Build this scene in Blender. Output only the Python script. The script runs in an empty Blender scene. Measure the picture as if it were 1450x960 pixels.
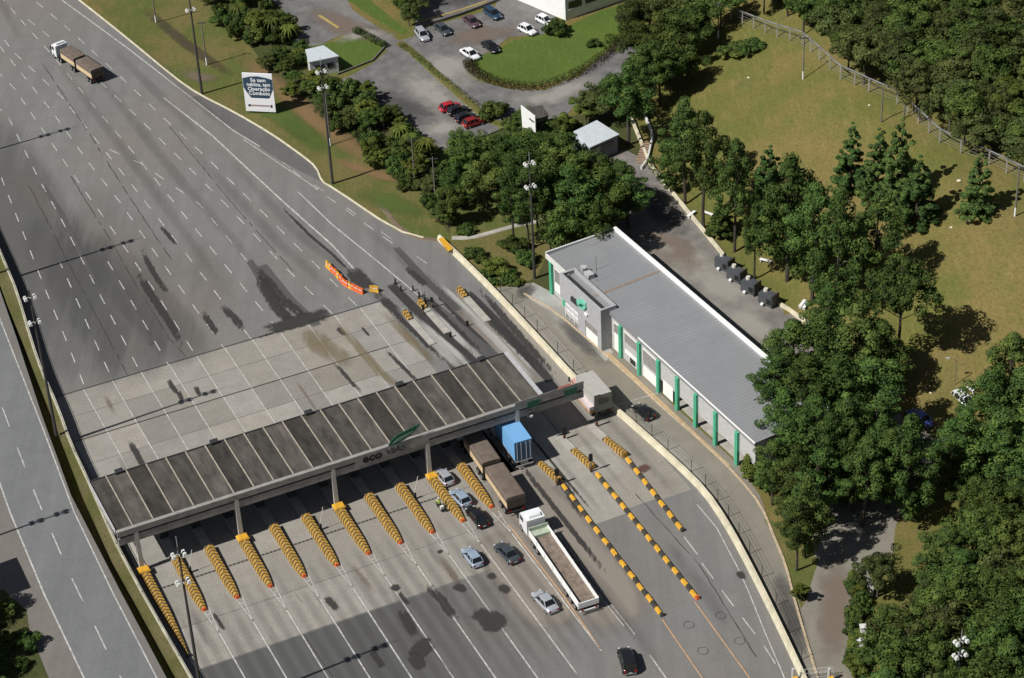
import bpy, math, random
import numpy as np
from mathutils import Vector, Matrix
rnd = random.Random(7); R_ = math.radians
scn = bpy.context.scene; col = scn.collection
# ---------------------------------------------------------------- camera
H0 = 185.0; FPX = 3321.8; PITCH = R_(34.875); ROLL = R_(-2.983)
cF = np.array([0, math.cos(PITCH), -math.sin(PITCH)]); cR0 = np.array([1., 0, 0]); cU0 = np.cross(cR0, cF)
cR = math.cos(ROLL)*cR0+math.sin(ROLL)*cU0; cU = -math.sin(ROLL)*cR0+math.cos(ROLL)*cU0
cam = bpy.data.cameras.new("camera"); co = bpy.data.objects.new("camera", cam); col.objects.link(co); scn.camera = co
cam.sensor_width = 36; cam.sensor_fit = 'HORIZONTAL'; cam.lens = FPX/1450*36; cam.clip_start = 1; cam.clip_end = 3000
M = Matrix.Identity(4)
for i in range(3):
    M[i][0] = cR[i]; M[i][1] = cU[i]; M[i][2] = -cF[i]
M[2][3] = H0
co.matrix_world = M

def hill(x, y):
    d1 = (x-23)*.929+(y-310)*.370
    d2 = x-26-(y-330)*.05
    d = np.minimum(d1-.6, d2)
    d = np.maximum(d, 0)
    s = np.clip((y-236)/28, 0, 1); s = s*s*(3-2*s)
    return s*(.42*np.minimum(d, 27)+.10*np.maximum(d-27, 0))
def P(px, py, z=0.0):                       # a point of the place, read off the survey photo
    d = (px-725)*cR-(py-480)*cU+FPX*cF
    v = d*((H0-z)/-d[2]); return Vector((v[0], v[1], z))
def PH(px, py):                             # same, on the sloping ground
    z = 0.0
    for _ in range(40):
        p = P(px, py, z); z = .5*z+.5*float(hill(p.x, p.y))
    return P(px, py, z)
def scale_at(p): return FPX/float(np.dot(np.array([p.x, p.y, p.z-H0]), cF))   # pixels per metre

# ---------------------------------------------------------------- tags / objects
def tag(o, label=None, cat=None, group=None, kind=None):
    if label: o['label'] = label
    if cat: o['category'] = cat
    if group: o['group'] = group
    if kind: o['kind'] = kind
    return o
def thing(name, label, cat, loc=(0, 0, 0), rz=0, group=None):
    o = bpy.data.objects.new(name, None); o.empty_display_size = .3; col.objects.link(o)
    o.location = loc; o.rotation_euler = (0, 0, rz); return tag(o, label, cat, group)
def copy_tree(o, parent=None):
    c = o.copy(); col.objects.link(c); c.parent = parent
    for ch in [k for k in o.children]: copy_tree(ch, c)
    return c
class MB:
    def __init__(s): s.v = []; s.f = []; s.smooth = False
    def add(s, vs, fs):
        n = len(s.v); s.v += [tuple(v) for v in vs]; s.f += [tuple(i+n for i in f) for f in fs]; return s
    def box(s, x0, x1, y0, y1, z0, z1, top=1.0, topy=None):
        ty = top if topy is None else topy
        cx, cy = (x0+x1)/2, (y0+y1)/2; hx, hy = (x1-x0)/2, (y1-y0)/2
        vs = [(cx+a*hx, cy+b*hy, z0) for a, b in ((-1, -1), (1, -1), (1, 1), (-1, 1))]+[(cx+a*hx*top, cy+b*hy*ty, z1) for a, b in ((-1, -1), (1, -1), (1, 1), (-1, 1))]
        return s.add(vs, [(3, 2, 1, 0), (4, 5, 6, 7), (0, 1, 5, 4), (1, 2, 6, 5), (2, 3, 7, 6), (3, 0, 4, 7)])
    def hexa(s, b, t):
        return s.add(list(b)+list(t), [(3, 2, 1, 0), (4, 5, 6, 7), (0, 1, 5, 4), (1, 2, 6, 5), (2, 3, 7, 6), (3, 0, 4, 7)])
    def tube(s, a, b, ra, rb=None, n=8):
        rb = ra if rb is None else rb
        a = Vector(a); b = Vector(b); d = (b-a).normalized()
        u = d.cross(Vector((0, 0, 1)) if abs(d.z) < .9 else Vector((1, 0, 0))).normalized(); w = d.cross(u)
        vs = []
        for c, r in ((a, ra), (b, rb)):
            for i in range(n):
                t = 2*math.pi*i/n; vs.append(c+u*(r*math.cos(t))+w*(r*math.sin(t)))
        fs = [(i, (i+1) % n, n+(i+1) % n, n+i) for i in range(n)]+[tuple(range(n))[::-1], tuple(range(n, 2*n))]
        return s.add(vs, fs)
    def prism(s, pts, z0, z1):
        n = len(pts); vs = [(p[0], p[1], z0) for p in pts]+[(p[0], p[1], z1) for p in pts]
        return s.add(vs, [(i, (i+1) % n, n+(i+1) % n, n+i) for i in range(n)]+[tuple(range(n))[::-1], tuple(range(n, 2*n))])
    def sidepoly(s, pts, y0, y1):           # polygon in xz, extruded along y
        n = len(pts); vs = [(p[0], y0, p[1]) for p in pts]+[(p[0], y1, p[1]) for p in pts]
        return s.add(vs, [(i, n+i, n+(i+1) % n, (i+1) % n) for i in range(n)]+[tuple(range(n)), tuple(range(n, 2*n))[::-1]])
    def sheet(s, pts, z=None):
        return s.add([(p[0], p[1], p[2] if z is None else z) for p in pts], [tuple(range(len(pts)))])
    def loft(s, rings):
        n = len(rings[0]); vs = [v for r in rings for v in r]
        fs = [(k*n+i, k*n+(i+1) % n, (k+1)*n+(i+1) % n, (k+1)*n+i) for k in range(len(rings)-1) for i in range(n)]
        fs += [tuple(range(n))[::-1], tuple((len(rings)-1)*n+i for i in range(n))]
        return s.add(vs, fs)
    def mesh(s, name, mat):
        me = bpy.data.meshes.new(name); me.from_pydata(s.v, [], s.f); me.update()
        for m in (mat if isinstance(mat, (list, tuple)) else [mat]): me.materials.append(m)
        return me
    def build(s, name, mat, parent=None, smooth=False):
        me = s.mesh(name, mat)
        if smooth:
            me.polygons.foreach_set('use_smooth', [True]*len(me.polygons))
        o = bpy.data.objects.new(name, me); col.objects.link(o)
        if parent: o.parent = parent
        return o
def np_mesh(name, verts, faces4, mat):
    me = bpy.data.meshes.new(name); n = len(verts); m = len(faces4); k = faces4.shape[1]
    me.vertices.add(n); me.vertices.foreach_set('co', verts.astype(np.float32).ravel())
    me.loops.add(m*k); me.loops.foreach_set('vertex_index', faces4.astype(np.int32).ravel())
    me.polygons.add(m); me.polygons.foreach_set('loop_start', np.arange(0, m*k, k, dtype=np.int32))
    me.update(calc_edges=True); me.materials.append(mat); return me

# ---------------------------------------------------------------- materials
def newmat(name):
    m = bpy.data.materials.new(name); m.use_nodes = True; nt = m.node_tree; b = nt.nodes['Principled BSDF']; return m, nt, b
def N(nt, t, **kw):
    n = nt.nodes.new(t)
    for k, v in kw.items(): setattr(n, k, v)
    return n
def coordn(nt, scale=(1, 1, 1), rot=0, world=False):
    tc = N(nt, 'ShaderNodeTexCoord'); mp = N(nt, 'ShaderNodeMapping')
    mp.vector_type = 'POINT'; mp.inputs['Rotation'].default_value = (0, 0, rot); mp.inputs['Scale'].default_value = scale
    nt.links.new(tc.outputs['Object'], mp.inputs['Vector']); return mp.outputs['Vector']
def noise(nt, vec, scale, detail=4, rough=.55):
    n = N(nt, 'ShaderNodeTexNoise'); n.inputs['Scale'].default_value = scale; n.inputs['Detail'].default_value = detail; n.inputs['Roughness'].default_value = rough
    nt.links.new(vec, n.inputs['Vector']); return n.outputs['Fac']
def ramp(nt, fac, stops):
    r = N(nt, 'ShaderNodeValToRGB'); el = r.color_ramp.elements
    while len(el) < len(stops): el.new(.5)
    for e, (p, c) in zip(el, stops):
        e.position = p; e.color = (c, c, c, 1) if isinstance(c, (int, float)) else (*c, 1)
    nt.links.new(fac, r.inputs['Fac']); return r.outputs['Color']
def mixc(nt, fac, a, b, mode='MIX'):
    m = N(nt, 'ShaderNodeMix'); m.data_type = 'RGBA'; m.blend_type = mode
    for s, v in ((m.inputs['Factor'], fac), (m.inputs['A'], a), (m.inputs['B'], b)):
        if hasattr(v, 'links') or isinstance(v, bpy.types.NodeSocket): nt.links.new(v, s)
        elif isinstance(v, (tuple, list)): s.default_value = (*v, 1)
        else: s.default_value = v
    return m.outputs['Result']
def simple(name, c, rough=.6, metal=0, var=.12, scale=2.0, spec=.4, rot=0, sc=(1, 1, 1), coat=0):
    m, nt, b = newmat(name)
    f = noise(nt, coordn(nt, sc, rot), scale, 5)
    cc = mixc(nt, ramp(nt, f, [(.3, 0.0), (.7, 1.0)]), tuple(x*(1-var) for x in c), tuple(min(1, x*(1+var)) for x in c))
    nt.links.new(cc, b.inputs['Base Color']); b.inputs['Roughness'].default_value = rough; b.inputs['Metallic'].default_value = metal
    b.inputs['Specular IOR Level'].default_value = spec; b.inputs['Coat Weight'].default_value = coat
    return m
LR = R_(-23.8)      # rotation of the lane frame: x' across the lanes, y' along them
def pavement(name, base, dark, light, along=.12, brown=None, attr=False, grain=.25, big=.03):
    m, nt, b = newmat(name)
    v1 = coordn(nt, (1, along, 1), LR); v2 = coordn(nt)
    lanes = noise(nt, v1, .45, 5, .6); large = noise(nt, v2, big, 4, .6); fine = noise(nt, v2, 4.0, 3, .7); mid = noise(nt, v2, .35, 5, .65)
    c = mixc(nt, ramp(nt, lanes, [(.32, 0.), (.68, 1.)]), dark, light)
    c = mixc(nt, .35, c, base)
    if attr:
        a = N(nt, 'ShaderNodeAttribute', attribute_name='tone'); c = mixc(nt, 1.0, c, a.outputs['Vector'], 'MULTIPLY')
    if brown:
        c = mixc(nt, ramp(nt, large, [(.45, 0.), (.68, .6)]), c, brown)
    c = mixc(nt, ramp(nt, mid, [(.35, .35), (.55, 0.)]), c, tuple(x*.72 for x in base))
    c = mixc(nt, grain, c, ramp(nt, fine, [(.3, tuple(x*.6 for x in base)), (.7, tuple(x*1.35 for x in base))]))
    nt.links.new(c, b.inputs['Base Color']); b.inputs['Roughness'].default_value = .9; b.inputs['Specular IOR Level'].default_value = .25
    return m
def grassy(name, a, b_, c_, s1=.05, s2=.6, s3=6):
    m, nt, b = newmat(name); v = coordn(nt)
    big = noise(nt, v, s1, 5, .6); mid = noise(nt, v, s2, 5, .65); fine = noise(nt, v, s3, 3, .7)
    c = mixc(nt, ramp(nt, big, [(.44, 0.), (.58, 1.)]), a, b_)
    c = mixc(nt, ramp(nt, mid, [(.48, 0.), (.75, .8)]), c, c_)
    tuft = noise(nt, v, 2.2, 6, .8); wv = noise(nt, coordn(nt, (1, .12, 1), .5), 1.6, 4, .7)
    c = mixc(nt, ramp(nt, tuft, [(.38, .6), (.52, 0.)]), c, tuple(x*.55 for x in a)); c = mixc(nt, ramp(nt, wv, [(.5, 0.), (.75, .35)]), c, tuple(min(1, x*1.5) for x in b_))
    c = mixc(nt, ramp(nt, fine, [(.3, .5), (.6, 0.)]), c, tuple(x*.5 for x in a))
    nt.links.new(c, b.inputs['Base Color']); b.inputs['Roughness'].default_value = .95; b.inputs['Specular IOR Level'].default_value = .1
    bp = N(nt, 'ShaderNodeBump'); bp.inputs['Strength'].default_value = .5; bp.inputs['Distance'].default_value = .15
    nt.links.new(fine, bp.inputs['Height']); nt.links.new(bp.outputs['Normal'], b.inputs['Normal'])
    return m
def foliage(name, dark, light, hue=.0):
    m, nt, b = newmat(name); v = coordn(nt)
    f = noise(nt, v, .8, 4, .6); f2 = noise(nt, v, 7, 2, .6)
    oi = N(nt, 'ShaderNodeObjectInfo')
    c = mixc(nt, ramp(nt, f, [(.35, 0.), (.68, 1.)]), dark, light)
    c = mixc(nt, ramp(nt, f2, [(.3, .5), (.6, 0.)]), c, tuple(x*.5 for x in dark))
    hs = N(nt, 'ShaderNodeHueSaturation')
    mr = N(nt, 'ShaderNodeMapRange'); mr.inputs['To Min'].default_value = .78; mr.inputs['To Max'].default_value = 1.45; nt.links.new(oi.outputs['Random'], mr.inputs['Value'])
    mh = N(nt, 'ShaderNodeMath', operation='FRACT'); ml = N(nt, 'ShaderNodeMath', operation='MULTIPLY'); ml.inputs[1].default_value = 7.3
    nt.links.new(oi.outputs['Random'], ml.inputs[0]); nt.links.new(ml.outputs[0], mh.inputs[0])
    mr2 = N(nt, 'ShaderNodeMapRange'); mr2.inputs['To Min'].default_value = .468; mr2.inputs['To Max'].default_value = .505; hs.inputs['Saturation'].default_value = 1.0; nt.links.new(mh.outputs[0], mr2.inputs['Value'])
    nt.links.new(mr.outputs[0], hs.inputs['Value']); nt.links.new(mr2.outputs[0], hs.inputs['Hue']); nt.links.new(c, hs.inputs['Color'])
    nt.links.new(hs.outputs['Color'], b.inputs['Base Color']); b.inputs['Roughness'].default_value = .7; b.inputs['Specular IOR Level'].default_value = .08
    tr = N(nt, 'ShaderNodeBsdfTranslucent'); nt.links.new(hs.outputs['Color'], tr.inputs['Color'])
    mx = N(nt, 'ShaderNodeMixShader'); mx.inputs[0].default_value = .3
    nt.links.new(b.outputs[0], mx.inputs[1]); nt.links.new(tr.outputs[0], mx.inputs[2]); nt.links.new(mx.outputs[0], nt.nodes['Material Output'].inputs['Surface'])
    return m
def decal(name, c, amount, thr=(.42, .6), nscale=.8, stretch=(1, 1), edge=.35):
    m, nt, b = newmat(name); b.inputs['Base Color'].default_value = (*c, 1); b.inputs['Roughness'].default_value = .85; b.inputs['Specular IOR Level'].default_value = .2
    uv = N(nt, 'ShaderNodeUVMap'); sp = N(nt, 'ShaderNodeSeparateXYZ'); nt.links.new(uv.outputs[0], sp.inputs[0])
    def fall(s):
        a = N(nt, 'ShaderNodeMath', operation='SUBTRACT'); a.inputs[1].default_value = .5; nt.links.new(s, a.inputs[0])
        b2 = N(nt, 'ShaderNodeMath', operation='ABSOLUTE'); nt.links.new(a.outputs[0], b2.inputs[0])
        r = N(nt, 'ShaderNodeMapRange'); r.inputs['From Min'].default_value = .5; r.inputs['From Max'].default_value = .5-edge; nt.links.new(b2.outputs[0], r.inputs['Value']); return r.outputs[0]
    f1, f2 = fall(sp.outputs[0]), fall(sp.outputs[1])
    mu = N(nt, 'ShaderNodeMath', operation='MULTIPLY'); nt.links.new(f1, mu.inputs[0]); nt.links.new(f2, mu.inputs[1])
    nz = noise(nt, coordn(nt, (*stretch, 1), LR), nscale, 5, .65)
    ad = N(nt, 'ShaderNodeMath', operation='MULTIPLY_ADD'); nt.links.new(mu.outputs[0], ad.inputs[0]); ad.inputs[1].default_value = .5; nt.links.new(nz, ad.inputs[2])
    s2 = N(nt, 'ShaderNodeMath', operation='SUBTRACT'); nt.links.new(ad.outputs[0], s2.inputs[0]); s2.inputs[1].default_value = .35
    rr = N(nt, 'ShaderNodeMapRange'); rr.inputs['From Min'].default_value = thr[0]-.1; rr.inputs['From Max'].default_value = thr[1]; rr.inputs['To Max'].default_value = amount; nt.links.new(s2.outputs[0], rr.inputs['Value'])
    m2 = N(nt, 'ShaderNodeMath', operation='MULTIPLY'); nt.links.new(rr.outputs[0], m2.inputs[0])
    g = N(nt, 'ShaderNodeMapRange'); g.inputs['From Max'].default_value = .25; nt.links.new(mu.outputs[0], g.inputs['Value']); nt.links.new(g.outputs[0], m2.inputs[1])
    nt.links.new(m2.outputs[0], b.inputs['Alpha']); return m
def corrug(name, c, per, dark=.75, axis=0, rough=.6, metal=0.0, bump=.6):
    m, nt, b = newmat(name); v = coordn(nt); sp = N(nt, 'ShaderNodeSeparateXYZ'); nt.links.new(v, sp.inputs[0])
    mu = N(nt, 'ShaderNodeMath', operation='MULTIPLY'); mu.inputs[1].default_value = 2*math.pi/per; nt.links.new(sp.outputs[axis], mu.inputs[0])
    sn = N(nt, 'ShaderNodeMath', operation='SINE'); nt.links.new(mu.outputs[0], sn.inputs[0])
    mr = N(nt, 'ShaderNodeMapRange'); mr.inputs['From Min'].default_value = -1; nt.links.new(sn.outputs[0], mr.inputs['Value'])
    big = noise(nt, v, .25, 5, .6)
    cc = mixc(nt, ramp(nt, big, [(.3, 0.), (.7, 1.)]), tuple(x*.8 for x in c), c); cc = mixc(nt, ramp(nt, noise(nt, coordn(nt, (1, .15, 1)), 1.1, 5, .7), [(.5, 0.), (.75, .45)]), cc, tuple(x*.6 for x in c))
    cc = mixc(nt, mr.outputs[0], tuple(x*dark for x in c), cc)
    nt.links.new(cc, b.inputs['Base Color']); b.inputs['Roughness'].default_value = rough; b.inputs['Metallic'].default_value = metal
    bp = N(nt, 'ShaderNodeBump'); bp.inputs['Strength'].default_value = bump; bp.inputs['Distance'].default_value = .05
    nt.links.new(mr.outputs[0], bp.inputs['Height']); nt.links.new(bp.outputs['Normal'], b.inputs['Normal']); return m
def chevron(name, ca, cb, per=.62, slant=.7):
    m, nt, b = newmat(name); v = coordn(nt); sp = N(nt, 'ShaderNodeSeparateXYZ'); nt.links.new(v, sp.inputs[0])
    ab = N(nt, 'ShaderNodeMath', operation='ABSOLUTE'); nt.links.new(sp.outputs[0], ab.inputs[0])
    ma = N(nt, 'ShaderNodeMath', operation='MULTIPLY_ADD'); nt.links.new(ab.outputs[0], ma.inputs[0]); ma.inputs[1].default_value = slant; nt.links.new(sp.outputs[1], ma.inputs[2])
    dv = N(nt, 'ShaderNodeMath', operation='DIVIDE'); dv.inputs[1].default_value = per; nt.links.new(ma.outputs[0], dv.inputs[0])
    fr = N(nt, 'ShaderNodeMath', operation='FRACT'); nt.links.new(dv.outputs[0], fr.inputs[0])
    gt = N(nt, 'ShaderNodeMath', operation='GREATER_THAN'); gt.inputs[1].default_value = .36; nt.links.new(fr.outputs[0], gt.inputs[0])
    nz = noise(nt, v, 3, 4); cy = mixc(nt, ramp(nt, nz, [(.35, 0.), (.7, 1.)]), tuple(x*.5 for x in ca), ca)
    nt.links.new(mixc(nt, gt.outputs[0], cb, cy), b.inputs['Base Color']); b.inputs['Roughness'].default_value = .7; return m

M_ = {}
M_['ground'] = grassy('dry_grass', (.140, .138, .038), (.205, .155, .058), (.095, .128, .032), .05, .22)
M_['verge'] = grassy('verge_grass', (.105, .125, .034), (.175, .14, .055), (.14, .14, .045), .12, .5)
M_['lawn'] = grassy('lawn_grass', (.085, .135, .028), (.105, .155, .03), (.135, .145, .04), .08, .8)
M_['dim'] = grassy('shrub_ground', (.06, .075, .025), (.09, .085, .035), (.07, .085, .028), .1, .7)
M_['asphalt'] = pavement('plaza_asphalt', (.175, .172, .165), (.13, .128, .124), (.21, .205, .195), .06, (.20, .165, .135))
M_['asphalt_dark'] = pavement('darker_asphalt', (.115, .115, .113), (.085, .085, .084), (.145, .143, .14), .06, (.13, .12, .11))
M_['asphalt_left'] = pavement('carriageway_asphalt', (.165, .168, .17), (.125, .128, .13), (.185, .187, .188), .03)
M_['shoulder'] = pavement('shoulder_asphalt', (.17, .155, .14), (.14, .125, .112), (.2, .185, .165), .1)
M_['sidep'] = pavement('service_road', (.215, .20, .165), (.17, .155, .125), (.26, .24, .20), .5, (.2, .165, .12))
M_['yard'] = pavement('yard_asphalt', (.165, .152, .14), (.10, .095, .09), (.30, .275, .245), .7, (.235, .20, .165), big=.08)
M_['lot'] = pavement('car_park_asphalt', (.135, .130, .127), (.07, .068, .067), (.24, .23, .22), .8, (.24, .225, .205), big=.05)
M_['concrete'] = pavement('concrete_slabs', (.29, .272, .242), (.21, .195, .17), (.36, .34, .305), .9, (.23, .208, .175), True, .4)
M_['strip'] = pavement('pale_concrete', (.36, .36, .335), (.28, .28, .26), (.44, .44, .41), .05)
M_['kerb'] = simple('cream_concrete', (.56, .51, .37), .85, var=.2, scale=.7)
M_['kerb2'] = simple('grey_concrete', (.36, .34, .30), .9, var=.2, scale=.8)
M_['wallc'] = simple('stained_wall', (.42, .40, .31), .9, var=.3, scale=.5)
M_['white'] = simple('white_paint', (.78, .78, .76), .5, var=.05)
M_['white2'] = simple('worn_white', (.6, .6, .57), .7, var=.12)
M_['black'] = simple('black_rubber', (.012, .012, .012), .7)
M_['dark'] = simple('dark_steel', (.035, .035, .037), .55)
M_['glass'] = simple('tinted_glass', (.012, .014, .016), .08, spec=.8, var=0)
M_['grey'] = simple('grey_paint', (.22, .22, .225), .6)
M_['lgrey'] = simple('light_grey_paint', (.42, .42, .42), .6)
M_['rim'] = simple('alloy', (.45, .45, .46), .35, .7, spec=.5)
M_['lamp'] = simple('clear_lamp', (.65, .66, .68), .15, spec=.8, var=0)
M_['red'] = simple('red_lamp', (.35, .01, .01), .25, var=0)
M_['pole'] = simple('dark_pole', (.05, .048, .045), .7)
M_['cpole'] = simple('weathered_pole', (.16, .15, .135), .8)
M_['yellow'] = simple('yellow_paint', (.62, .33, .03), .6, var=.2, scale=3)
M_['orange'] = simple('orange_plastic', (.62, .12, .03), .5, var=.2, scale=3)
M_['blackp'] = simple('black_paint', (.05, .045, .035), .7, var=.3)
M_['chev'] = chevron('yellow_black_chevrons', (.56, .32, .05), (.05, .04, .028))
M_['green'] = simple('green_paint', (.085, .42, .25), .55, var=.1)
M_['dgreen'] = simple('dark_green_paint', (.012, .10, .06), .5)
M_['trunk'] = simple('bark', (.10, .085, .065), .95, var=.35, scale=5)
M_['bark2'] = simple('dark_bark', (.055, .045, .035), .95, var=.35, scale=5)
M_['leafA'] = foliage('broad_leaves', (.030, .062, .018), (.135, .205, .045))
M_['leafB'] = foliage('pine_needles', (.028, .064, .020), (.132, .215, .048))
M_['leafC'] = foliage('forest_leaves', (.038, .056, .020), (.130, .165, .048))
M_['leafD'] = foliage('bright_leaves', (.06, .095, .018), (.15, .19, .04))
M_['leafE'] = foliage('blue_pine_needles', (.026, .060, .022), (.115, .195, .048))
M_['hedge'] = foliage('hedge_leaves', (.035, .035, .014), (.065, .06, .02))
M_['roofdark'] = simple('weathered_roof_sheet', (.066, .060, .054), .85, var=.35, scale=1.2, rot=LR, sc=(1, .2, 1))
M_['fascia'] = simple('dirty_concrete_fascia', (.27, .255, .235), .85, var=.2, scale=1)
M_['rib'] = simple('roof_ribs', (.33, .29, .235), .8, var=.25)
M_['column'] = simple('column_concrete', (.46, .44, .40), .85, var=.12)
M_['tarp'] = simple('brown_tarp', (.14, .108, .085), .85, var=.18, scale=1.5)
M_['timber'] = simple('pale_timber', (.55, .42, .25), .8, var=.12)
M_['bed'] = simple('rusty_load_floor', (.185, .145, .115), .9, var=.35, scale=1.5)
def paint(name, c, rough=.28, metal=.0): return simple(name, c, rough, metal, var=.02, spec=.5, coat=.4)

# ---------------------------------------------------------------- world and sun
w = bpy.data.worlds.new("World"); scn.world = w; w.use_nodes = True
nt = w.node_tree; sky = nt.nodes.new('ShaderNodeTexSky'); sky.sky_type = 'NISHITA'; sky.sun_disc = False
EL = R_(47.2); AZ = R_(207.4)
sky.sun_elevation = EL; sky.sun_rotation = math.atan2(math.cos(AZ), math.sin(AZ)); sky.air_density = .8; sky.dust_density = .6
hs_ = nt.nodes.new('ShaderNodeHueSaturation'); hs_.inputs['Saturation'].default_value = .75; nt.links.new(sky.outputs[0], hs_.inputs['Color']); nt.links.new(hs_.outputs[0], nt.nodes['Background'].inputs[0]); nt.nodes['Background'].inputs[1].default_value = .05
sl = bpy.data.lights.new('sun', 'SUN'); sl.energy = 5.0; sl.angle = R_(.5); sl.color = (1, .975, .93)
so = bpy.data.objects.new('sun', sl); col.objects.link(so)
sd = Vector((math.cos(AZ)*math.cos(EL), math.sin(AZ)*math.cos(EL), math.sin(EL)))
so.rotation_euler = sd.to_track_quat('Z', 'Y').to_euler(); so.location = sd*300+Vector((0, 270, 0))
scn.view_settings.view_transform = 'Standard'; scn.view_settings.look = 'None'; scn.view_settings.gamma = 1; scn.view_settings.exposure = .06
scn.view_settings.use_curve_mapping = False
scn.cycles.max_bounces = 5; scn.cycles.transparent_max_bounces = 12; scn.cycles.diffuse_bounces = 2; scn.cycles.glossy_bounces = 2

# ---------------------------------------------------------------- ground
def struct(o): o['kind'] = 'structure'; return o
xs = np.unique(np.concatenate([np.linspace(-900, -130, 9), np.arange(-130, 160, 2.5), np.linspace(160, 1100, 12)]))
ys = np.unique(np.concatenate([np.linspace(-500, 130, 8), np.arange(130, 440, 2.5), np.linspace(440, 1500, 12)]))
X, Y = np.meshgrid(xs, ys); Z = hill(X, Y)-.02
vs = np.stack([X, Y, Z], -1).reshape(-1, 3); nx = len(xs)
ii = (np.arange(len(ys)-1)[:, None]*nx+np.arange(nx-1)[None, :]).ravel()
gm = np_mesh('ground', vs, np.stack([ii, ii+1, ii+nx+1, ii+nx], 1), M_['ground'])
go = struct(bpy.data.objects.new('ground', gm)); col.objects.link(go); gm.polygons.foreach_set('use_smooth', [True]*len(gm.polygons))

def area(name, pts, mat, z):
    mb = MB(); mb.sheet([P(*p, z) for p in pts], z); o = mb.build(name, mat)
    return struct(o)
def ribbon_pts(pts, wl, wr):
    L, Rr = [], []
    for i, p in enumerate(pts):
        a = pts[max(i-1, 0)]; b = pts[min(i+1, len(pts)-1)]; d = Vector((b[0]-a[0], b[1]-a[1], 0)).normalized(); n = Vector((-d.y, d.x, 0))
        L.append(Vector((p[0], p[1], 0))+n*wl); Rr.append(Vector((p[0], p[1], 0))-n*wr)
    return L, Rr
def dense(pts, step=3.0):
    out = []
    for a, b in zip(pts[:-1], pts[1:]):
        n = max(1, int((Vector(b)-Vector(a)).length/step))
        out += [Vector(a).lerp(Vector(b), i/n) for i in range(n)]
    return out+[Vector(pts[-1])]
def smoothp(pts, it=2):
    pts = [Vector(p) for p in pts]
    for _ in range(it):
        q = [pts[0]]
        for a, b in zip(pts[:-1], pts[1:]): q += [a.lerp(b, .25), a.lerp(b, .75)]
        pts = q+[pts[-1]]
    return pts
def kerb_run(mb, pts, width, z0, z1, top=.8):
    L, Rr = ribbon_pts(pts, width/2, width/2); L2, R2 = ribbon_pts(pts, width/2*top, width/2*top)
    n = len(pts); rings = []
    for i in range(n): rings.append([(L[i].x, L[i].y, z0), (Rr[i].x, Rr[i].y, z0), (R2[i].x, R2[i].y, z1), (L2[i].x, L2[i].y, z1)])
    mb.loft(rings); return mb

# right of the toll plaza: verge (between plaza and hedge), lawns, lots
area('verge', [(95, -40), (420, -40), (470, 140), (560, 225), (640, 330), (700, 400), (640, 372), (560, 330), (470, 265), (380, 215), (250, 130)], M_['verge'], -.008)
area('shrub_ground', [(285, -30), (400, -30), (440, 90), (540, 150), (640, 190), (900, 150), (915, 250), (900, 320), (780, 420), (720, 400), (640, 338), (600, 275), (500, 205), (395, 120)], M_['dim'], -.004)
area('grass_clearing', [(636, 340), (640, 300), (700, 262), (760, 285), (790, 330), (760, 392), (735, 405), (700, 395), (660, 368)], M_['verge'], 0.0)
# main plaza surface
PE = [(625, 342), (660, 375), (700, 415), (770, 490), (815, 540), (870, 580), (960, 660), (1000, 700), (1030, 745), (1060, 800), (1100, 880), (1135, 955), (1160, 1010)]
KE = [(60, -40), (112, 0), (180, 54), (247, 110), (280, 133), (330, 158), (385, 190), (430, 222), (448, 237), (456, 258), (470, 265), (560, 326), (600, 337), (625, 342)]
WL = [(-70, 200), (-30, 290), (0, 352), (10, 375), (25.5, 413), (47, 485), (61, 528), (84, 577), (102, 628), (126, 679), (163, 763), (179, 794), (212, 855), (270, 955), (300, 1010)]
plz = KE+PE+[(300, 1010)]+[(x-7, y) for x, y in WL[::-1][1:]]+[(-140, 120), (-140, -40)]
area('plaza_road', plz, M_['asphalt'], .004)
area('shoulder', [(272, 138), (282, 134), (330, 159), (385, 191), (430, 223), (447, 238), (455, 257), (440, 250), (405, 232), (370, 210), (320, 178)], M_['asphalt_dark'], .009)
# service road beyond the barrier
area('service_road', [(625, 345), (700, 408), (755, 400), (778, 412), (1045, 657), (1075, 700), (1098, 760), (1113, 800), (1125, 850), (1160, 960), (1180, 1010), (1165, 1010)]+PE[::-1][1:], M_['sidep'], .010)
area('access_drive', [(1130, 850), (1155, 800), (1150, 755), (1165, 700), (1240, 620), (1290, 560), (1400, 540), (1400, 600), (1330, 650), (1290, 700), (1268, 745), (1262, 800), (1215, 830), (1205, 900), (1210, 1010), (1178, 1010), (1152, 940)], M_['sidep'], .004)
# rear yard
area('rear_yard', [(850, 222), (885, 212), (905, 222), (925, 240), (965, 290), (1012, 347), (1075, 400), (1147, 462), (1180, 520), (1120, 560), (1000, 500), (880, 400), (840, 340), (880, 300), (880, 250)], M_['yard'], .008)
# car parks
area('lower_car_park', [(470, 120), (500, 105), (530, 88), (548, 72), (566, 60), (582, 72), (640, 125), (690, 170), (716, 178), (730, 172), (672, 200), (628, 212), (590, 190), (545, 155)], M_['lot'], .008)
area('upper_car_park', [(555, 60), (585, 52), (600, 40), (700, 12), (720, -40), (760, -40), (790, 20), (770, 48), (720, 52), (700, 70), (665, 85), (660, 100), (668, 112), (720, 126), (770, 128), (820, 108), (862, 70), (900, 40), (918, 45), (880, 110), (822, 140), (800, 165), (728, 175), (690, 166), (640, 125), (590, 80)], M_['lot'], .012)
area('north_road', [(330, -40), (470, -40), (500, 15), (545, 45), (566, 58), (552, 72), (520, 55), (485, 48), (440, 70), (415, 62), (430, 42), (380, -5)], M_['lot'], .004)
area('north_yard', [(575, -40), (760, -40), (690, 8), (588, 38), (590, 0)], M_['lot'], .016)
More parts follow.
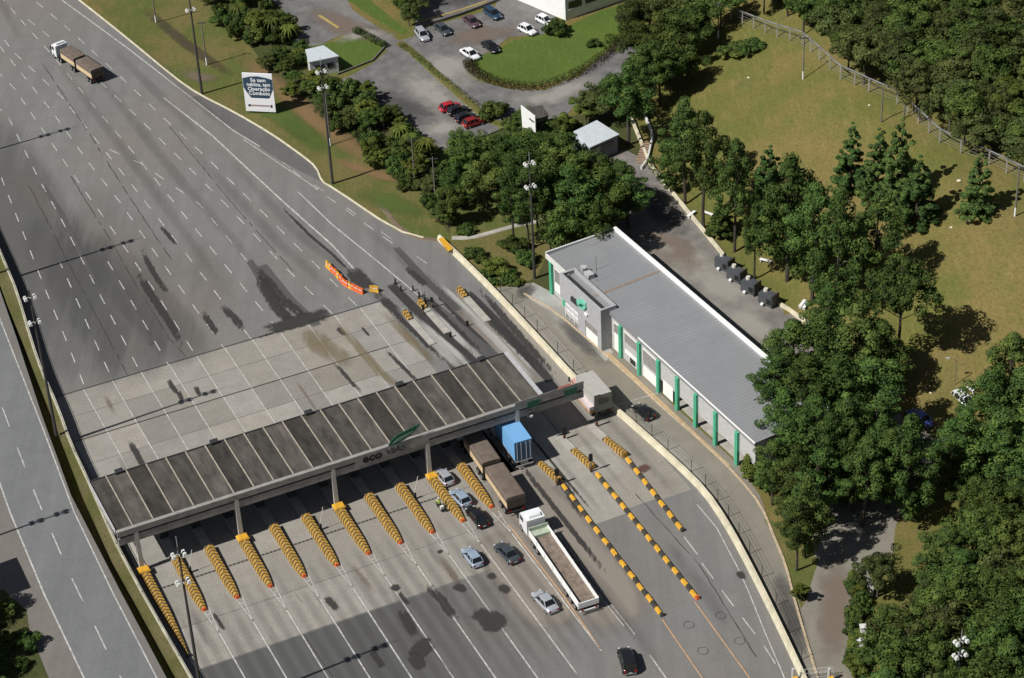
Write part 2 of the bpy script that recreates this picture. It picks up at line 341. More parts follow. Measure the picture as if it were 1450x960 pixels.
area('round_lawn', [(668, 92), (672, 82), (700, 72), (730, 56), (790, 44), (850, 15), (893, 2), (905, 20), (880, 52), (850, 82), (800, 112), (755, 122), (715, 118), (685, 106)], M_['lawn'], .020)
area('shed_lawn', [(432, 66), (465, 62), (505, 47), (520, 52), (543, 66), (530, 84), (480, 106), (455, 100)], M_['lawn'], .012)
area('median_lawn', [(465, -20), (500, -20), (575, 42), (572, 50), (520, 20)], M_['lawn'], .018)
area('east_lawn', [(1262, 800), (1268, 745), (1300, 715), (1345, 700), (1400, 640), (1450, 640), (1350, 790), (1300, 820)], M_['ground'], .008)
area('slope_lawn', [(628, 214), (670, 200), (700, 190), (700, 230), (640, 250), (620, 230)], M_['lawn'], .004)
area('office_apron', [(755, 400), (778, 412), (812, 440), (868, 498), (858, 512), (800, 455), (742, 418)], M_['strip'], .016)

# concrete slabs in the lane frame of the toll plaza
O2 = Vector((-46.5, 220.4, 0)); U = Vector((.915, .4035, 0)); V = Vector((-.4035, .915, 0))
def T(u, v, z=0): return O2+U*u+V*v+Vector((0, 0, z))
LANE = [-.1+4.27*k for k in range(13)]
mb = MB(); tones = []
def slab(u0, u1, v0, v1, tone):
    g = .02; mb.sheet([T(u0+g, v0+g), T(u1-g, v0+g), T(u1-g, v1-g), T(u0+g, v1-g)], .016); tones.append(tone)
rs = random.Random(3)
ul = [-.0, 4.6, 8.7, 12.8, 16.8, 20.8, 24.9, 29.0, 33.1, 37.2, 41.3, 45.2, 48.4]
for i in range(len(ul)-1):
    for v0, v1 in ((34.6, 39.8), (29.1, 34.5), (23.6, 29), (18, 23.5), (11, 17.9), (-4.4, 10.9)):
        k = rs.choice([.62, .74, .84, .92, 1.0, 1.08, 1.2]); br = rs.uniform(-.03, .05)
        if i in (8, 9) and v0 > 20: k *= .78; br = .1
        slab(ul[i], ul[i+1]+.001, v0, v1, (k, k*(1-br*.6), k*(1-br*1.6)))
    k = rs.uniform(.74, .95)
    if i < 11: slab(-.1+4.27*i-.02, -.1+4.27*(i+1), -12.5, -4.6, (k, k*.985, k*.95))
    k = rs.uniform(.85, 1.08)
    if i < 9: slab(-.1+4.27*i, -.1+4.27*(i+1), -20.2, -12.6, (k, k*.99, k*.97))
    elif i < 11: slab(-.1+4.27*i, -.1+4.27*(i+1), -16.2, -12.6, (k*.8, k*.77, k*.73))
slab(47.2, 52, -9.5, 11, (.72, .69, .65)); slab(52, 56.8, -18.7, 11, (1.2, 1.22, 1.2)); slab(57, 61.5, -17.9, 11, (.98, .94, .87)); slab(57.2, 61, -11.2, -4, (1.22, 1.25, 1.24));
slab(61.7, 66.3, -18.4, 30, (.76, .73, .68))
# the pale inset lies proud of its slab
vv = list(mb.v)
for q in range(-8, -4): vv[q] = (vv[q][0], vv[q][1], .020)
mb.v = vv
sl_ = struct(mb.build('concrete_slabs', M_['concrete'])); pa = sl_.data.attributes.new('tone', 'FLOAT_VECTOR', 'FACE')
for k_, t in enumerate(tones): pa.data[k_].vector = t

# soft patches, stains and tyre tracks (ribbons with their own uv)
def ribbon_obj(name, pts, width, mat, z):
    pts = dense(pts, 2.5); L, Rr = ribbon_pts(pts, width/2, width/2); n = len(pts)
    me = bpy.data.meshes.new(name); me.from_pydata([(*p.xy, z) for p in L]+[(*p.xy, z) for p in Rr], [], [(i, n+i, n+i+1, i+1) for i in range(n-1)])
    uvl = me.uv_layers.new(name='UVMap'); 
    for p in me.polygons:
        for li in p.loop_indices:
            vi = me.loops[li].vertex_index; uvl.data[li].uv = (0 if vi < n else 1, (vi % n)/(n-1))
    me.materials.append(mat); o = bpy.data.objects.new(name, me); col.objects.link(o); return struct(o)
D_soft = decal('soft_dark_asphalt', (.095, .095, .094), .38, (.05, .5), .45, (1, .05), .35)
D_brown = decal('brown_dust', (.215, .185, .158), .28, (.2, .55), .4, (1, .07), .5)
D_black = decal('oil_and_rubber', (.045, .042, .04), .8, (.40, .56), 2.2, (1, .3), .3)
D_spill = decal('spill', (.045, .042, .04), .9, (.3, .42), .55, (1, 1), .4)
D_track = decal('tyre_tracks', (.08, .077, .073), .17, (.05, .5), .3, (1, .08), .5)
D_light = decal('pale_wear', (.42, .41, .38), .8, (.1, .45), .3, (1, .1), .4)
D_ochre = decal('ochre_dirt', (.20, .155, .085), .6, (.05, .6), .9, (1, .15), .45)
zc = [.026]
def stain(pts, width, mat, z=None):
    zc[0] += .0006
    return ribbon_obj('stain', [P(*p) for p in pts], width, mat, zc[0])
stain([(-60, 150), (40, 330), (100, 470), (140, 565)], 17, D_soft)
stain([(60, 300), (150, 430), (215, 545)], 13, D_soft)
stain([(120, 330), (200, 420), (290, 520)], 9, D_soft)
stain([(90, 240), (170, 330), (250, 430), (330, 480)], 11, D_brown)
stain([(250, 330), (300, 400), (330, 470)], 8, D_brown)
stain([(10, 230), (60, 290), (120, 330)], 6, D_brown)
# dark new asphalt south of the slabs (lanes 1 to 9)
for i in range(9):
    a, b_ = T(-.1+4.27*i+2.13, -20.3), T(-.1+4.27*i+2.13, -44); 
    zc[0] += .0006; ribbon_obj('dark_asphalt_lane', [a, b_], 4.27, decal('dark_lane_%d' % i, (.105, .105, .103), [.92, .92, .92, .85, .7, .5, .32, .2, .1][i], (-.3, .1), .2, (1, .2), .04), zc[0])
D_tan = decal('tan_wear', (.29, .255, .215), .75, (-.1, .35), .3, (1, .1), .3); D_pale = decal('pale_patches', (.36, .34, .30), .7, (.3, .6), .22, (1, 1), .4); D_bro = decal('brown_patches', (.21, .155, .12), .6, (.25, .6), .2, (1, 1), .4); D_dk = decal('dark_patches', (.075, .072, .07), .6, (.25, .6), .25, (1, 1), .4)
for uv0, uv1, wd, m in [((47, -4), (47, -38), 10, D_tan), ((40, -14), (40, -34), 7, D_tan), ((54.5, 11), (54.5, 42), 1.6, D_light), ((53, 12), (52, 38), 1.0, D_light), ((59, 11), (59, 38), 2.2, D_tan), ((60, 13), (60, 36), 1.0, D_light), ((56.8, 12), (56.5, 44), 1.8, D_black), ((51, 11), (51, 40), 1.5, D_black), ((62, 10), (62, 38), 1.5, D_black), ((54.3, -1), (54.3, -18), 1.0, D_track), ((53.3, 6), (53.3, -18), .5, D_black), ((59, 2), (59, -17), 1.0, D_track), ((63.8, 8), (64, -20), 1.6, D_track), ((49.6, 0), (49.4, -30), 1.0, D_black), ((45, -4), (45, -30), .9, D_track)]:
    zc[0] += .0006; ribbon_obj('wear', [T(*uv0), T(*uv1)], wd, m, zc[0])
for pts, wd, m in [([(900, 300), (960, 360), (1040, 420), (1110, 470)], 9, D_pale), ([(900, 330), (950, 350), (990, 390)], 7, D_bro), ([(985, 420), (1050, 450), (1110, 500)], 6, D_pale), ([(900, 250), (930, 290), (980, 340)], 6, D_dk), ([(890, 330), (930, 350), (960, 360)], 4, D_pale),
    ([(500, 120), (560, 150), (620, 180)], 8, D_dk), ([(560, 90), (620, 140), (660, 170)], 8, D_pale), ([(590, 190), (640, 180), (680, 170)], 7, D_pale), ([(590, 70), (640, 95), (660, 130)], 9, D_pale), ([(620, 60), (680, 50), (740, 40)], 8, D_bro), ([(700, 140), (780, 140), (850, 100)], 6, D_pale), ([(430, 10), (490, 40), (560, 60)], 7, D_bro), ([(470, 60), (520, 46), (560, 56)], 5, D_pale), ([(600, 10), (680, -10), (740, -30)], 8, D_dk), ([(760, 415), (800, 460), (850, 520)], 5, D_pale), ([(780, 440), (820, 480), (860, 520)], 3, D_dk), ([(880, 560), (960, 640), (1050, 740)], 3.5, D_pale), ([(760, 400), (745, 412), (735, 425)], 3, D_dk), ([(1180, 780), (1185, 860), (1175, 950)], 5, D_bro), ([(1100, 800), (1120, 870), (1140, 940)], 3, D_dk)]: stain(pts, wd, m)
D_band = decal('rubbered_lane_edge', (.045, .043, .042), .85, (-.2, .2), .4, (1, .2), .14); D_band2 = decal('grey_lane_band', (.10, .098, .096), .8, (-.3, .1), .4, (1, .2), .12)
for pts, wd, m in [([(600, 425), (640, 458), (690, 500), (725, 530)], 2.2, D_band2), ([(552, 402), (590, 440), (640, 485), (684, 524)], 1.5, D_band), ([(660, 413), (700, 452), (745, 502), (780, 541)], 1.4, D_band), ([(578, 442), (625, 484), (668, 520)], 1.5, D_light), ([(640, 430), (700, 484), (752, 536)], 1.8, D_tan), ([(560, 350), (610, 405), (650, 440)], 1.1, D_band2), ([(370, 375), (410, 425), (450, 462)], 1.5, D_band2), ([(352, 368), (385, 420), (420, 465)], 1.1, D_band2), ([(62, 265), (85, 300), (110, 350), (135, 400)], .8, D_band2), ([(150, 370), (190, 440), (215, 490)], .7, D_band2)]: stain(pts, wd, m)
for k in range(26):
    u_, v_ = rs.uniform(1, 47), rs.choice([rs.uniform(13, 38), rs.uniform(-19, -6)]); L_ = rs.uniform(3, 9)
    zc[0] += .0006; ribbon_obj('stain', [T(u_, v_), T(u_+rs.uniform(-.3, .3), v_-L_)], rs.uniform(.4, 1.3), [D_black, D_track, D_bro, D_track, D_black][k % 5], zc[0])
# named stains from the photo
for pts, wd, m in [
    ([(190, 380), (215, 420), (245, 465), (262, 500)], 1.6, D_black), ([(198, 345), (206, 365), (222, 395), (240, 420)], 1.2, D_black), ([(225, 318), (252, 350)], .9, D_black),
    ([(312, 430), (335, 455), (345, 472)], 1.6, D_black), ([(285, 440), (310, 478)], 1.3, D_black), ([(355, 370), (400, 425), (450, 465)], 2.0, D_black), ([(362, 385), (395, 440), (430, 470)], 2.6, D_black),
    ([(370, 470), (400, 462), (440, 450), (475, 440)], 4.0, D_spill), ([(398, 283), (405, 300), (440, 335), (470, 360), (495, 385), (510, 400)], .7, D_black), ([(495, 380), (510, 398), (525, 412)], 3.2, D_spill),
    ([(515, 400), (560, 440), (600, 480), (640, 520)], 2.0, D_black), ([(585, 400), (620, 445), (660, 485), (690, 515)], 2.4, D_black), ([(655, 410), (700, 460), (740, 500), (778, 538)], 1.8, D_black), ([(570, 375), (610, 410)], 1.5, D_black),
    ([(600, 430), (650, 480), (690, 515)], 1.3, D_light), ([(562, 432), (600, 470), (660, 530)], 1.8, D_light), ([(650, 430), (700, 480), (760, 545)], 1.5, D_light), ([(705, 495), (735, 525), (765, 556)], 1.0, D_light), ([(620, 400), (690, 465)], 1.0, D_light),
    ([(430, 465), (455, 490), (500, 520)], 4.0, D_ochre), ([(540, 440), (580, 480), (620, 520)], 1.6, D_ochre), ([(475, 455), (540, 530), (590, 565)], 1.5, D_ochre), ([(540, 490), (570, 520), (600, 550)], .8, D_black), ([(470, 510), (500, 545), (515, 560)], .8, D_black),
    ([(583, 912), (610, 925)], 4.2, D_spill), ([(672, 862), (700, 882), (706, 898)], 3.8, D_spill), ([(580, 925), (600, 950)], 2, D_spill), ([(640, 830), (662, 836)], 1.6, D_spill), ([(553, 828), (566, 836)], 1.4, D_spill), ([(690, 812), (702, 820)], 1.6, D_spill), ([(706, 828), (722, 842)], 1.6, D_spill),
    ([(600, 825), (625, 850), (650, 885)], 1.6, D_black), ([(565, 860), (590, 905)], 1.8, D_black), ([(520, 915), (545, 950)], 1.2, D_black), ([(620, 780), (626, 783)], .9, D_spill),
    ([(905, 660), (918, 668)], 2.0, decal('red_spill', (.11, .05, .04), .7, (.2, .4), .8, (1, 1), .4)), ([(1045, 808), (1052, 822)], 1.2, D_spill), ([(780, 655), (800, 690), (830, 740)], 1.4, D_black), ([(745, 700), (790, 760), (860, 850), (930, 940)], 1.3, D_track),
    ([(30, 60), (0, 0), (-20, -40)], 2, D_track)]:
    stain(pts, wd, m)
D_dirt = decal('bare_earth', (.27, .165, .085), .6, (.0, .55), .3, (1, .3), .45); D_mud = decal('dark_mud', (.075, .06, .04), .6, (.1, .5), .6, (1, 1), .4); D_green = decal('greener_grass', (.09, .14, .03), .6, (.1, .5), .2, (1, 1), .45)
for pts, wd, m in [([(330, 70), (400, 128), (440, 165), (500, 210), (600, 258)], 4.5, D_dirt), ([(405, 165), (420, 185), (440, 200)], 3, D_mud), ([(200, 10), (260, 60), (330, 110)], 2.5, D_mud), ([(330, 130), (400, 165), (470, 220)], 5, D_green), ([(500, 270), (560, 290), (610, 310)], 5, D_green), ([(250, 100), (290, 112), (310, 115)], 4, D_bro), ([(470, 225), (540, 250), (600, 262)], 2.5, D_dirt)]: stain(pts, wd, m)
for k in range(11):
    for off in (1.3, 3.0):
        zc[0] += .0004; ribbon_obj('tyre_tracks', [T(-.1+4.27*k+off, -6), T(-.1+4.27*k+off, -42)], 1.3, D_track, zc[0])
for a in [[(300, 200), (420, 330), (560, 440), (700, 560)], [(260, 200), (400, 350), (500, 440)], [(150, 60), (300, 210)], [(190, 60), (340, 200)], [(100, 60), (250, 250), (400, 420)], [(760, 730), (850, 830), (950, 960)], [(940, 760), (1040, 900)], [(60, 60), (210, 260), (340, 440)], [(500, 310), (620, 410), (740, 530)]]:
    stain(a, 2.2, D_track)

# ---------------------------------------------------------------- painted lines
ZM = .075
mk = MB()
def line(a, b, w_=.16, z=ZM): 
    L, Rr = ribbon_pts([a, b], w_/2, w_/2); mk.sheet([L[0], Rr[0], Rr[1], L[1]], z)
def poly_line(pts, w_=.16, z=ZM, pat=None, ph=0):
    L = [Vector((p.x, p.y, 0)) for p in pts]; acc = ph
    for a, b in zip(L[:-1], L[1:]):
        if pat is None: line(a, b, w_, z); continue
        d = (b-a).length; s = -acc
        while s < d:
            e = s+pat[0]
            if e > 0 and s < d: line(a.lerp(b, max(s, 0)/d), a.lerp(b, min(e, d)/d), w_, z)
            s += pat[1]
        acc = (d-(s-pat[1]))
        acc = acc if acc < pat[1] else 0
def pl(px, **k): poly_line([P(*p) for p in px], **k)
DP = (2.7, 5.75)
for ph, px in [(0, [(-22, 180), (4, 257), (29, 320), (65, 412), (93, 480), (119, 545)]), (1, [(85, 372), (99, 403), (128, 469), (160, 540)]),
    (2, [(0, 155), (10, 162), (54, 252), (86, 309), (116, 368), (148, 430), (198, 526)]), (3, [(145, 358), (163, 388), (202, 454), (239, 518)]),
    (0, [(-5, 100), (20, 125), (96, 236), (119, 269), (154, 318), (219, 412), (278, 505)]), (4, [(-5, 60), (31, 105), (75, 160), (126, 231), (171, 288), (211, 346), (317, 493)]),
    (1, [(-5, 42), (20, 75), (88, 138), (155, 222), (201, 280), (266, 363), (356, 481)]), (2, [(5, 0), (36, 36), (79, 84), (130, 147), (193, 221), (236, 274), (300, 353), (395, 468)]),
    (5, [(150, 210), (200, 232), (282, 289), (351, 371), (434, 455)]), (0, [(40, 28), (100, 77), (144, 118), (200, 171), (265, 235), (320, 290), (400, 375), (473, 447)]), (3, [(22, -20), (61, 11), (92, 37), (176, 114), (241, 176), (292, 223), (365, 294), (450, 378), (508, 436)])]:
    pl(px, w_=.15, pat=DP, ph=ph)
pl([(60, -25), (87, 0), (180, 68), (270, 138), (330, 185), (368, 208)], w_=.22); pl([(232, 139), (300, 192), (360, 248), (401, 286), (470, 347), (503, 383), (530, 405)], w_=.26)
pl([(422, 272), (470, 318), (540, 375), (600, 425)], w_=.2); pl([(415, 242), (440, 262), (500, 305), (560, 348)], w_=.14, pat=(2.5, 5)); pl([(400, 230), (520, 315), (640, 398)], w_=.12, pat=(2.5, 9))
pl([(345, 198), (400, 235), (450, 268)], w_=.14)
# slab lane lines north of the canopy
for u in ul[1:12]:
    line(T(u, 11.5), T(u, 39.8), .14); line(T(u-.35, 12), T(u, 20), .1); line(T(u+.35, 12), T(u, 20), .1); line(T(u-.35, 12.4), T(u+.35, 12.4), .16)
# south of the islands
for k in range(1, 12):
    u = .15+4.25*k; e = [0, -43, -43, -43, -43, -44, -44, -44, -43, -41.5, -39.5, -37][k] if k < 12 else -40
    line(T(u, -15), T(u, e), .17); line(T(u-.4, -10.6), T(u, -15.5), .11); line(T(u+.4, -10.6), T(u, -15.5), .11)
    for q in (-11.8, -13.2): line(T(u-.3, q), T(u+.3, q), .12)
line(T(-.1, -17), T(-.1, -46), .17)
pl([(782, 745), (863, 853), (899, 899)], w_=.17); pl([(920, 928), (950, 970)], w_=.17)
pl([(987, 715), (1015, 748), (1045, 805), (1060, 838), (1085, 900), (1110, 958)], w_=.14)
pl([(969, 761), (988, 786)], w_=.16); pl([(994, 798), (1036, 855), (1082, 915), (1120, 975)], w_=.15, pat=(3.2, 5.4))
pl([(870, 575), (905, 565), (950, 552)], w_=.12)
# left carriageway (it lies 1.6 m above the plaza)
ZL = 1.6
def plz_(px, **k): poly_line([P(*p, ZL) for p in px], z=ZL+.02, **k)
plz_([(-60, 300), (0, 452), (11, 480), (62, 610), (105, 725), (160, 840), (223, 962), (250, 1010)], w_=.16)
plz_([(-40, 590), (0, 685), (14, 725), (62, 840), (119, 960), (145, 1010)], w_=.2)
plz_([(-14, 530), (17, 614), (52, 705), (96, 807), (150, 919), (200, 1015)], w_=.16, pat=(4.6, 9.6), ph=1.2)
mm, ntm, bm_ = newmat('worn_road_paint'); bm_.inputs['Base Color'].default_value = (.62, .61, .57, 1); bm_.inputs['Roughness'].default_value = .8
fz = noise(ntm, coordn(ntm), 1.3, 5, .7); ntm.links.new(ramp(ntm, fz, [(.3, .25), (.62, .85)]), bm_.inputs['Alpha'])
struct(mk.build('road_markings', mm))
mk = MB()
for pxs in ([(938, 878), (994, 960), (1020, 1000)], [(984, 853), (1061, 960), (1085, 1000)], [(720, 743), (797, 843), (851, 920)]): pl(pxs, w_=.16)
struct(mk.build('road_markings', simple('orange_road_paint', (.48, .30, .17), .8, var=.2)))
# dark drain grating across the lanes
mk = MB()
for k in range(0, 9):
    s = .9
    while s < 3.6: line(T(.15+4.25*k+s, -4.5), T(.15+4.25*k+s+.34, -4.5), .26); s += .52
line(T(45, 29.05), T(0, 29.05), .15); line(T(-.2, 40), T(48.5, 40), .1)
for k in range(60): line(T(30+k*.17, 39.9+rnd.uniform(-.2, .2)), T(30.15+k*.17, 39.9+rnd.uniform(-.2, .2)), rnd.uniform(.1, .5))
for px_ in ([(40, 262), (70, 320), (100, 380), (140, 455), (180, 530)], [(100, 250), (150, 330), (190, 400), (240, 480), (262, 505)], [(397, 283), (404, 300), (440, 335), (470, 360), (495, 385)], [(60, 90), (120, 180), (190, 290), (250, 380)], [(240, 180), (330, 290), (420, 390)], [(560, 860), (640, 955)], [(430, 900), (470, 958)], [(900, 700), (990, 800), (1070, 930)]):
    q = dense([P(*p) for p in px_], 1.2); q = [p+Vector((rnd.uniform(-.06, .06), rnd.uniform(-.06, .06), 0)) for p in q]
    for a, b in zip(q[:-1], q[1:]):
        if rnd.random() > .12: line(a, b, rnd.uniform(.05, .13))
# sensor loops cut into the lanes
for c in ((1020, 872), (1047, 908), (995, 922), (975, 885), (690, 400)):
    p = P(*c); r = .62; q = [p+Vector((r*math.cos(t*math.pi/6), r*math.sin(t*math.pi/6), 0)) for t in range(13)]
    for a, b in zip(q[:-1], q[1:]): line(a, b, .045)
struct(mk.build('joints_and_gratings', simple('dark_joint', (.06, .055, .048), .9)))

# ---------------------------------------------------------------- left carriageway, drain and median
lf = [(-300, 100), (-120, 100), (-66, 240), (-4, 400), (24, 480), (60, 590), (101, 702), (172, 840), (236, 960), (260, 1010), (-300, 1010)]
mb = MB(); mb.prism([P(*p, ZL) for p in lf], -.4, ZL)
struct(mb.build('left_carriageway', M_['asphalt_left']))
mb = MB(); mb.sheet([P(*p, ZL) for p in [(-66, 250), (-5, 400), (23, 480), (59, 590), (100, 702), (171, 840), (235, 960), (257, 1005), (240, 1005), (224, 960), (161, 838), (107, 725), (62, 608), (12, 480), (0, 450), (-60, 300)]], ZL+.008)
mb.sheet([P(*p, ZL) for p in [(-300, 590), (-42, 590), (-2, 685), (12, 725), (60, 840), (117, 960), (143, 1008), (-300, 1008)]], ZL+.008)
struct(mb.build('road_shoulder', M_['shoulder']))
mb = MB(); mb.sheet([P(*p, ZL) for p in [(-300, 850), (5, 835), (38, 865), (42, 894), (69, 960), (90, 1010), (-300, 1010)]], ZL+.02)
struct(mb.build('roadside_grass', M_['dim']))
mr_ = [(-72, 195), (-32, 285), (-2, 352), (8, 375), (24, 413), (45, 485), (60, 528), (82, 577), (100, 628), (124, 679), (161, 763), (177, 794), (210, 855), (268, 955), (298, 1010)]
ml_ = [(-100, 200), (-55, 285), (-18, 352), (-8, 380), (10, 430), (33, 485), (50, 528), (70, 577), (90, 628), (112, 685), (146, 763), (158, 790), (188, 842), (250, 955), (280, 1010)]
mb = MB(); mb.prism([P(*p, ZL) for p in ml_]+[P(*p, ZL) for p in mr_[::-1]], -.4, ZL-.05)
struct(mb.build('median_strip', grassy('median_grass', (.12, .115, .04), (.17, .14, .075), (.07, .11, .02), .15, .6)))
mb = MB(); kerb_run(mb, smoothp([P(*p, ZL) for p in mr_], 1), .35, 0, ZL+.12, 1)
tag(mb.build('retaining_wall', M_['wallc']), 'long narrow stained concrete retaining wall along the median left of the plaza', 'wall')
# bottle-green guard posts along the median
gp = thing('guard_rail', 'thin dark guard rail with short posts on top of the median retaining wall', 'guard rail')
pts = smoothp([P(*p, ZL) for p in mr_[1:]], 1); mbr = MB()
for a, b in zip(pts[:-1], pts[1:]): mbr.tube((a.x, a.y, ZL+.45), (b.x, b.y, ZL+.45), .03, n=5)
mbr.build('rail', M_['dark'], gp)
acc = 0
for a, b in zip(pts[:-1], pts[1:]):
    n = max(1, int((b-a).length/4.0))
    for i in range(n):
        q = a.lerp(b, i/n); m_ = MB(); m_.tube((q.x, q.y, ZL), (q.x, q.y, ZL+.5), .04, n=5); m_.build('post', M_['dark'], gp)

# ---------------------------------------------------------------- barriers and kerbs on the right
mb = MB(); rings = []
pts = smoothp([P(*p) for p in [(622, 339)]+PE[:5]+[(840, 560)]+PE[5:]], 1)
kerb_run(mb, pts, .75, 0, .8, .5); tag(mb.build('concrete_barrier', M_['kerb']), 'long cream concrete barrier curving between the toll lanes and the service road', 'barrier')
mb = MB(); mb.hexa([P(620, 338), P(628, 336), P(642, 352), P(634, 356)], [P(621, 338, .95), P(628, 336, .95), P(642, 352, .9), P(635, 356, .9)])
tag(mb.build('barrier_end', M_['yellow']), 'yellow painted block at the upstream end of the cream barrier', 'barrier end')
mb = MB(); kerb_run(mb, smoothp([P(*p) for p in KE[:-1]], 1), .28, 0, .16); struct(mb.build('kerb', M_['kerb']))
mb = MB(); kerb_run(mb, smoothp([P(*p) for p in [(886, 150), (905, 195), (915, 222), (925, 240), (965, 290), (1012, 347), (1024, 362)]], 1), .5, 0, .45, .8)
kerb_run(mb, [P(1098, 428), P(1120, 442), P(1147, 462), P(1175, 490)], .5, 0, .45, .8); tag(mb.build('garden_wall', M_['kerb']), 'low cream retaining wall between the rear yard and the grassy slope', 'wall')
mb = MB(); kerb_run(mb, smoothp([P(*p) for p in [(742, 416), (785, 440), (850, 496), (905, 545), (935, 575), (1000, 630), (1045, 675), (1078, 715), (1098, 765), (1113, 800), (1125, 850), (1152, 940), (1165, 985)]], 1), .3, 0, .14); struct(mb.build('kerb', simple('tan_kerb', (.42, .33, .22), .9, var=.25)))
mb = MB(); kerb_run(mb, smoothp([P(*p) for p in [(566, 60), (585, 74), (640, 125), (690, 168), (716, 180)]], 1), 1.6, 0, .18); struct(mb.build('planted_kerb', M_['verge']))
mb = MB(); kerb_run(mb, smoothp([P(*p) for p in [(628, 212), (672, 200), (730, 174), (740, 170)]], 1), .3, 0, .2); kerb_run(mb, [P(478, 106), P(528, 86), P(546, 66)], .3, 0, .3); kerb_run(mb, smoothp([P(*p) for p in [(590, 40), (640, 26), (690, 8), (720, -6)]], 1), .3, 0, .5); struct(mb.build('kerb', simple('dark_kerb', (.13, .12, .10), .9, var=.2)))
mb = MB(); kerb_run(mb, [P(590, 32), P(640, 18), P(690, 2)], .4, 0, .12); kerb_run(mb, [P(452, 22), P(480, 40)], .5, 0, .12); struct(mb.build('yellow_kerb', simple('faded_yellow', (.36, .27, .08), .8, var=.2)))
mb = MB(); kerb_run(mb, smoothp([P(*p) for p in [(640, 337), (668, 337), (700, 328), (735, 318), (770, 312), (800, 300)]], 2), .9, 0, .12); struct(mb.build('footpath', M_['kerb2']))
mb = MB(); kerb_run(mb, smoothp([P(*p) for p in [(905, 148), (915, 170), (925, 195), (922, 205)]], 2), .35, 0, .6); kerb_run(mb, smoothp([P(*p) for p in [(922, 205), (917, 228), (908, 240)]], 1), .3, 0, .5); tag(mb.build('step_wall', M_['white2']), 'thin white wall beside the steps above the rear yard', 'wall')
mb = MB()
for i in range(8):
    a = P(919-i*1.3, 207+i*3.2); mb.box(a.x-1.1, a.x+.4, a.y-.25, a.y+.25, 0, .5-.05*i)
tag(mb.build('garden_steps', simple('brick_steps', (.28, .2, .14), .9)), 'flight of brick steps beside the thin white wall', 'steps')
mb = MB(); kerb_run(mb, smoothp([P(*p) for p in [(535, 288), (548, 300), (560, 318), (580, 332), (600, 338), (622, 340)]], 1), .9, 0, .05); struct(mb.build('drain', simple('muddy_drain', (.16, .12, .08), .95, var=.3)))

# wire fence beside the cream barrier
wf = thing('wire_fence', 'thin wire fence with dark posts on the right side of the cream barrier', 'fence')
mbr = MB(); fp = smoothp([P(x+9, y-2) for x, y in PE[2:12]], 1); pst = []
for a, b in zip(fp[:-1], fp[1:]):
    n = max(1, int((b-a).length/3.2)); pst += [a.lerp(b, i/n) for i in range(n)]
for a, b in zip(pst[:-1], pst[1:]):
    for z in (.9, 1.35, 1.8): mbr.tube((a.x, a.y, z), (b.x, b.y, z), .015, n=4)
mbr.build('wire', M_['dark'], wf)
for q in pst:
    m_ = MB(); m_.tube((q.x, q.y, 0), (q.x, q.y, 1.9), .045, n=5); m_.build('post', M_['pole'], wf)
# perimeter fence on the hill
pf = thing('perimeter_fence', 'long grey perimeter fence with a coil on top between the grassy hill and the forest', 'fence')
tp = [(1020, 5), (1083, 30), (1136, 47), (1160, 68), (1190, 95), (1230, 113), (1270, 130), (1300, 157), (1330, 185), (1360, 200), (1400, 216), (1450, 240), (1500, 262)]
mbr = MB(); mw = MB(); pst = []
fp = [PH(x, y+17) for x, y in tp]
for a, b in zip(fp[:-1], fp[1:]):
    n = max(1, int((b-a).length/3.0)); pst += [a.lerp(b, i/n) for i in range(n)]
for q in pst: q.z = float(hill(q.x, q.y))
for a, b in zip(pst[:-1], pst[1:]):
    mbr.tube((a.x, a.y, a.z+2.3), (b.x, b.y, b.z+2.3), .11, n=6)
    for z in (.5, 1.0, 1.5, 2.0): mw.tube((a.x, a.y, a.z+z), (b.x, b.y, b.z+z), .02, n=4)
mbr.build('coil', simple('galvanised_wire', (.20, .205, .205), .6, var=.2), pf, True); mw.build('wire', M_['grey'], pf)
for q in pst:
    m_ = MB(); m_.box(q.x-.08, q.x+.08, q.y-.08, q.y+.08, q.z-.2, q.z+2.3); m_.build('post', M_['kerb2'], pf)

# ---------------------------------------------------------------- toll canopy
AL = math.atan2(.4035, .915)
ZR = 6.9
can = thing('toll_canopy', 'long dark roofed toll plaza canopy on concrete columns spanning all the lanes', 'canopy', tuple(O2), AL)
mb = MB(); mb.hexa([(-2.3, .25, 6.35), (54.4, .25, 6.35), (54.4, 10.9, 6.45), (-2.3, 10.9, 6.45)], [(-2.3, .25, 6.75), (54.4, .25, 6.75), (54.4, 10.9, 6.85), (-2.3, 10.9, 6.85)])
mb.build('roof', M_['roofdark'], can)
mats_p = [simple('roof_sheet_%d' % k, c, .9, var=.4, scale=1.1, sc=(1, .3, 1), spec=.15) for k, c in enumerate([(.062, .056, .049), (.078, .070, .061), (.046, .042, .037), (.090, .081, .070)])]
for k in range(22):
    u0 = -2.3+.05 if k == 0 else -.25+2.6*(k-1)+.09; u1 = min(-.25+2.6*k-.09, 54.35)
    h = (u0+u1)/2
    mb = MB(); mb.add([(u0, .35, 6.77), (h, .35, 6.77), (h, 10.85, 6.88), (u0, 10.85, 6.88)], [(0, 1, 2, 3)]); mb.add([(h+.002, .35, 6.774), (u1, .35, 6.80), (u1, 10.85, 6.91), (h+.002, 10.85, 6.884)], [(0, 1, 2, 3)])
    mb.build('roof_panel', mats_p[(k*7) % 4], can)
for k in range(21):
    u = -.25+2.6*k; mb = MB(); mb.hexa([(u-.08, .3, 6.76), (u+.08, .3, 6.76), (u+.08, 10.95, 6.84), (u-.08, 10.95, 6.84)], [(u-.08, .3, 6.9), (u+.08, .3, 6.9), (u+.08, 10.95, 7.0), (u-.08, 10.95, 7.0)]); mb.build('rib', M_['rib'], can)
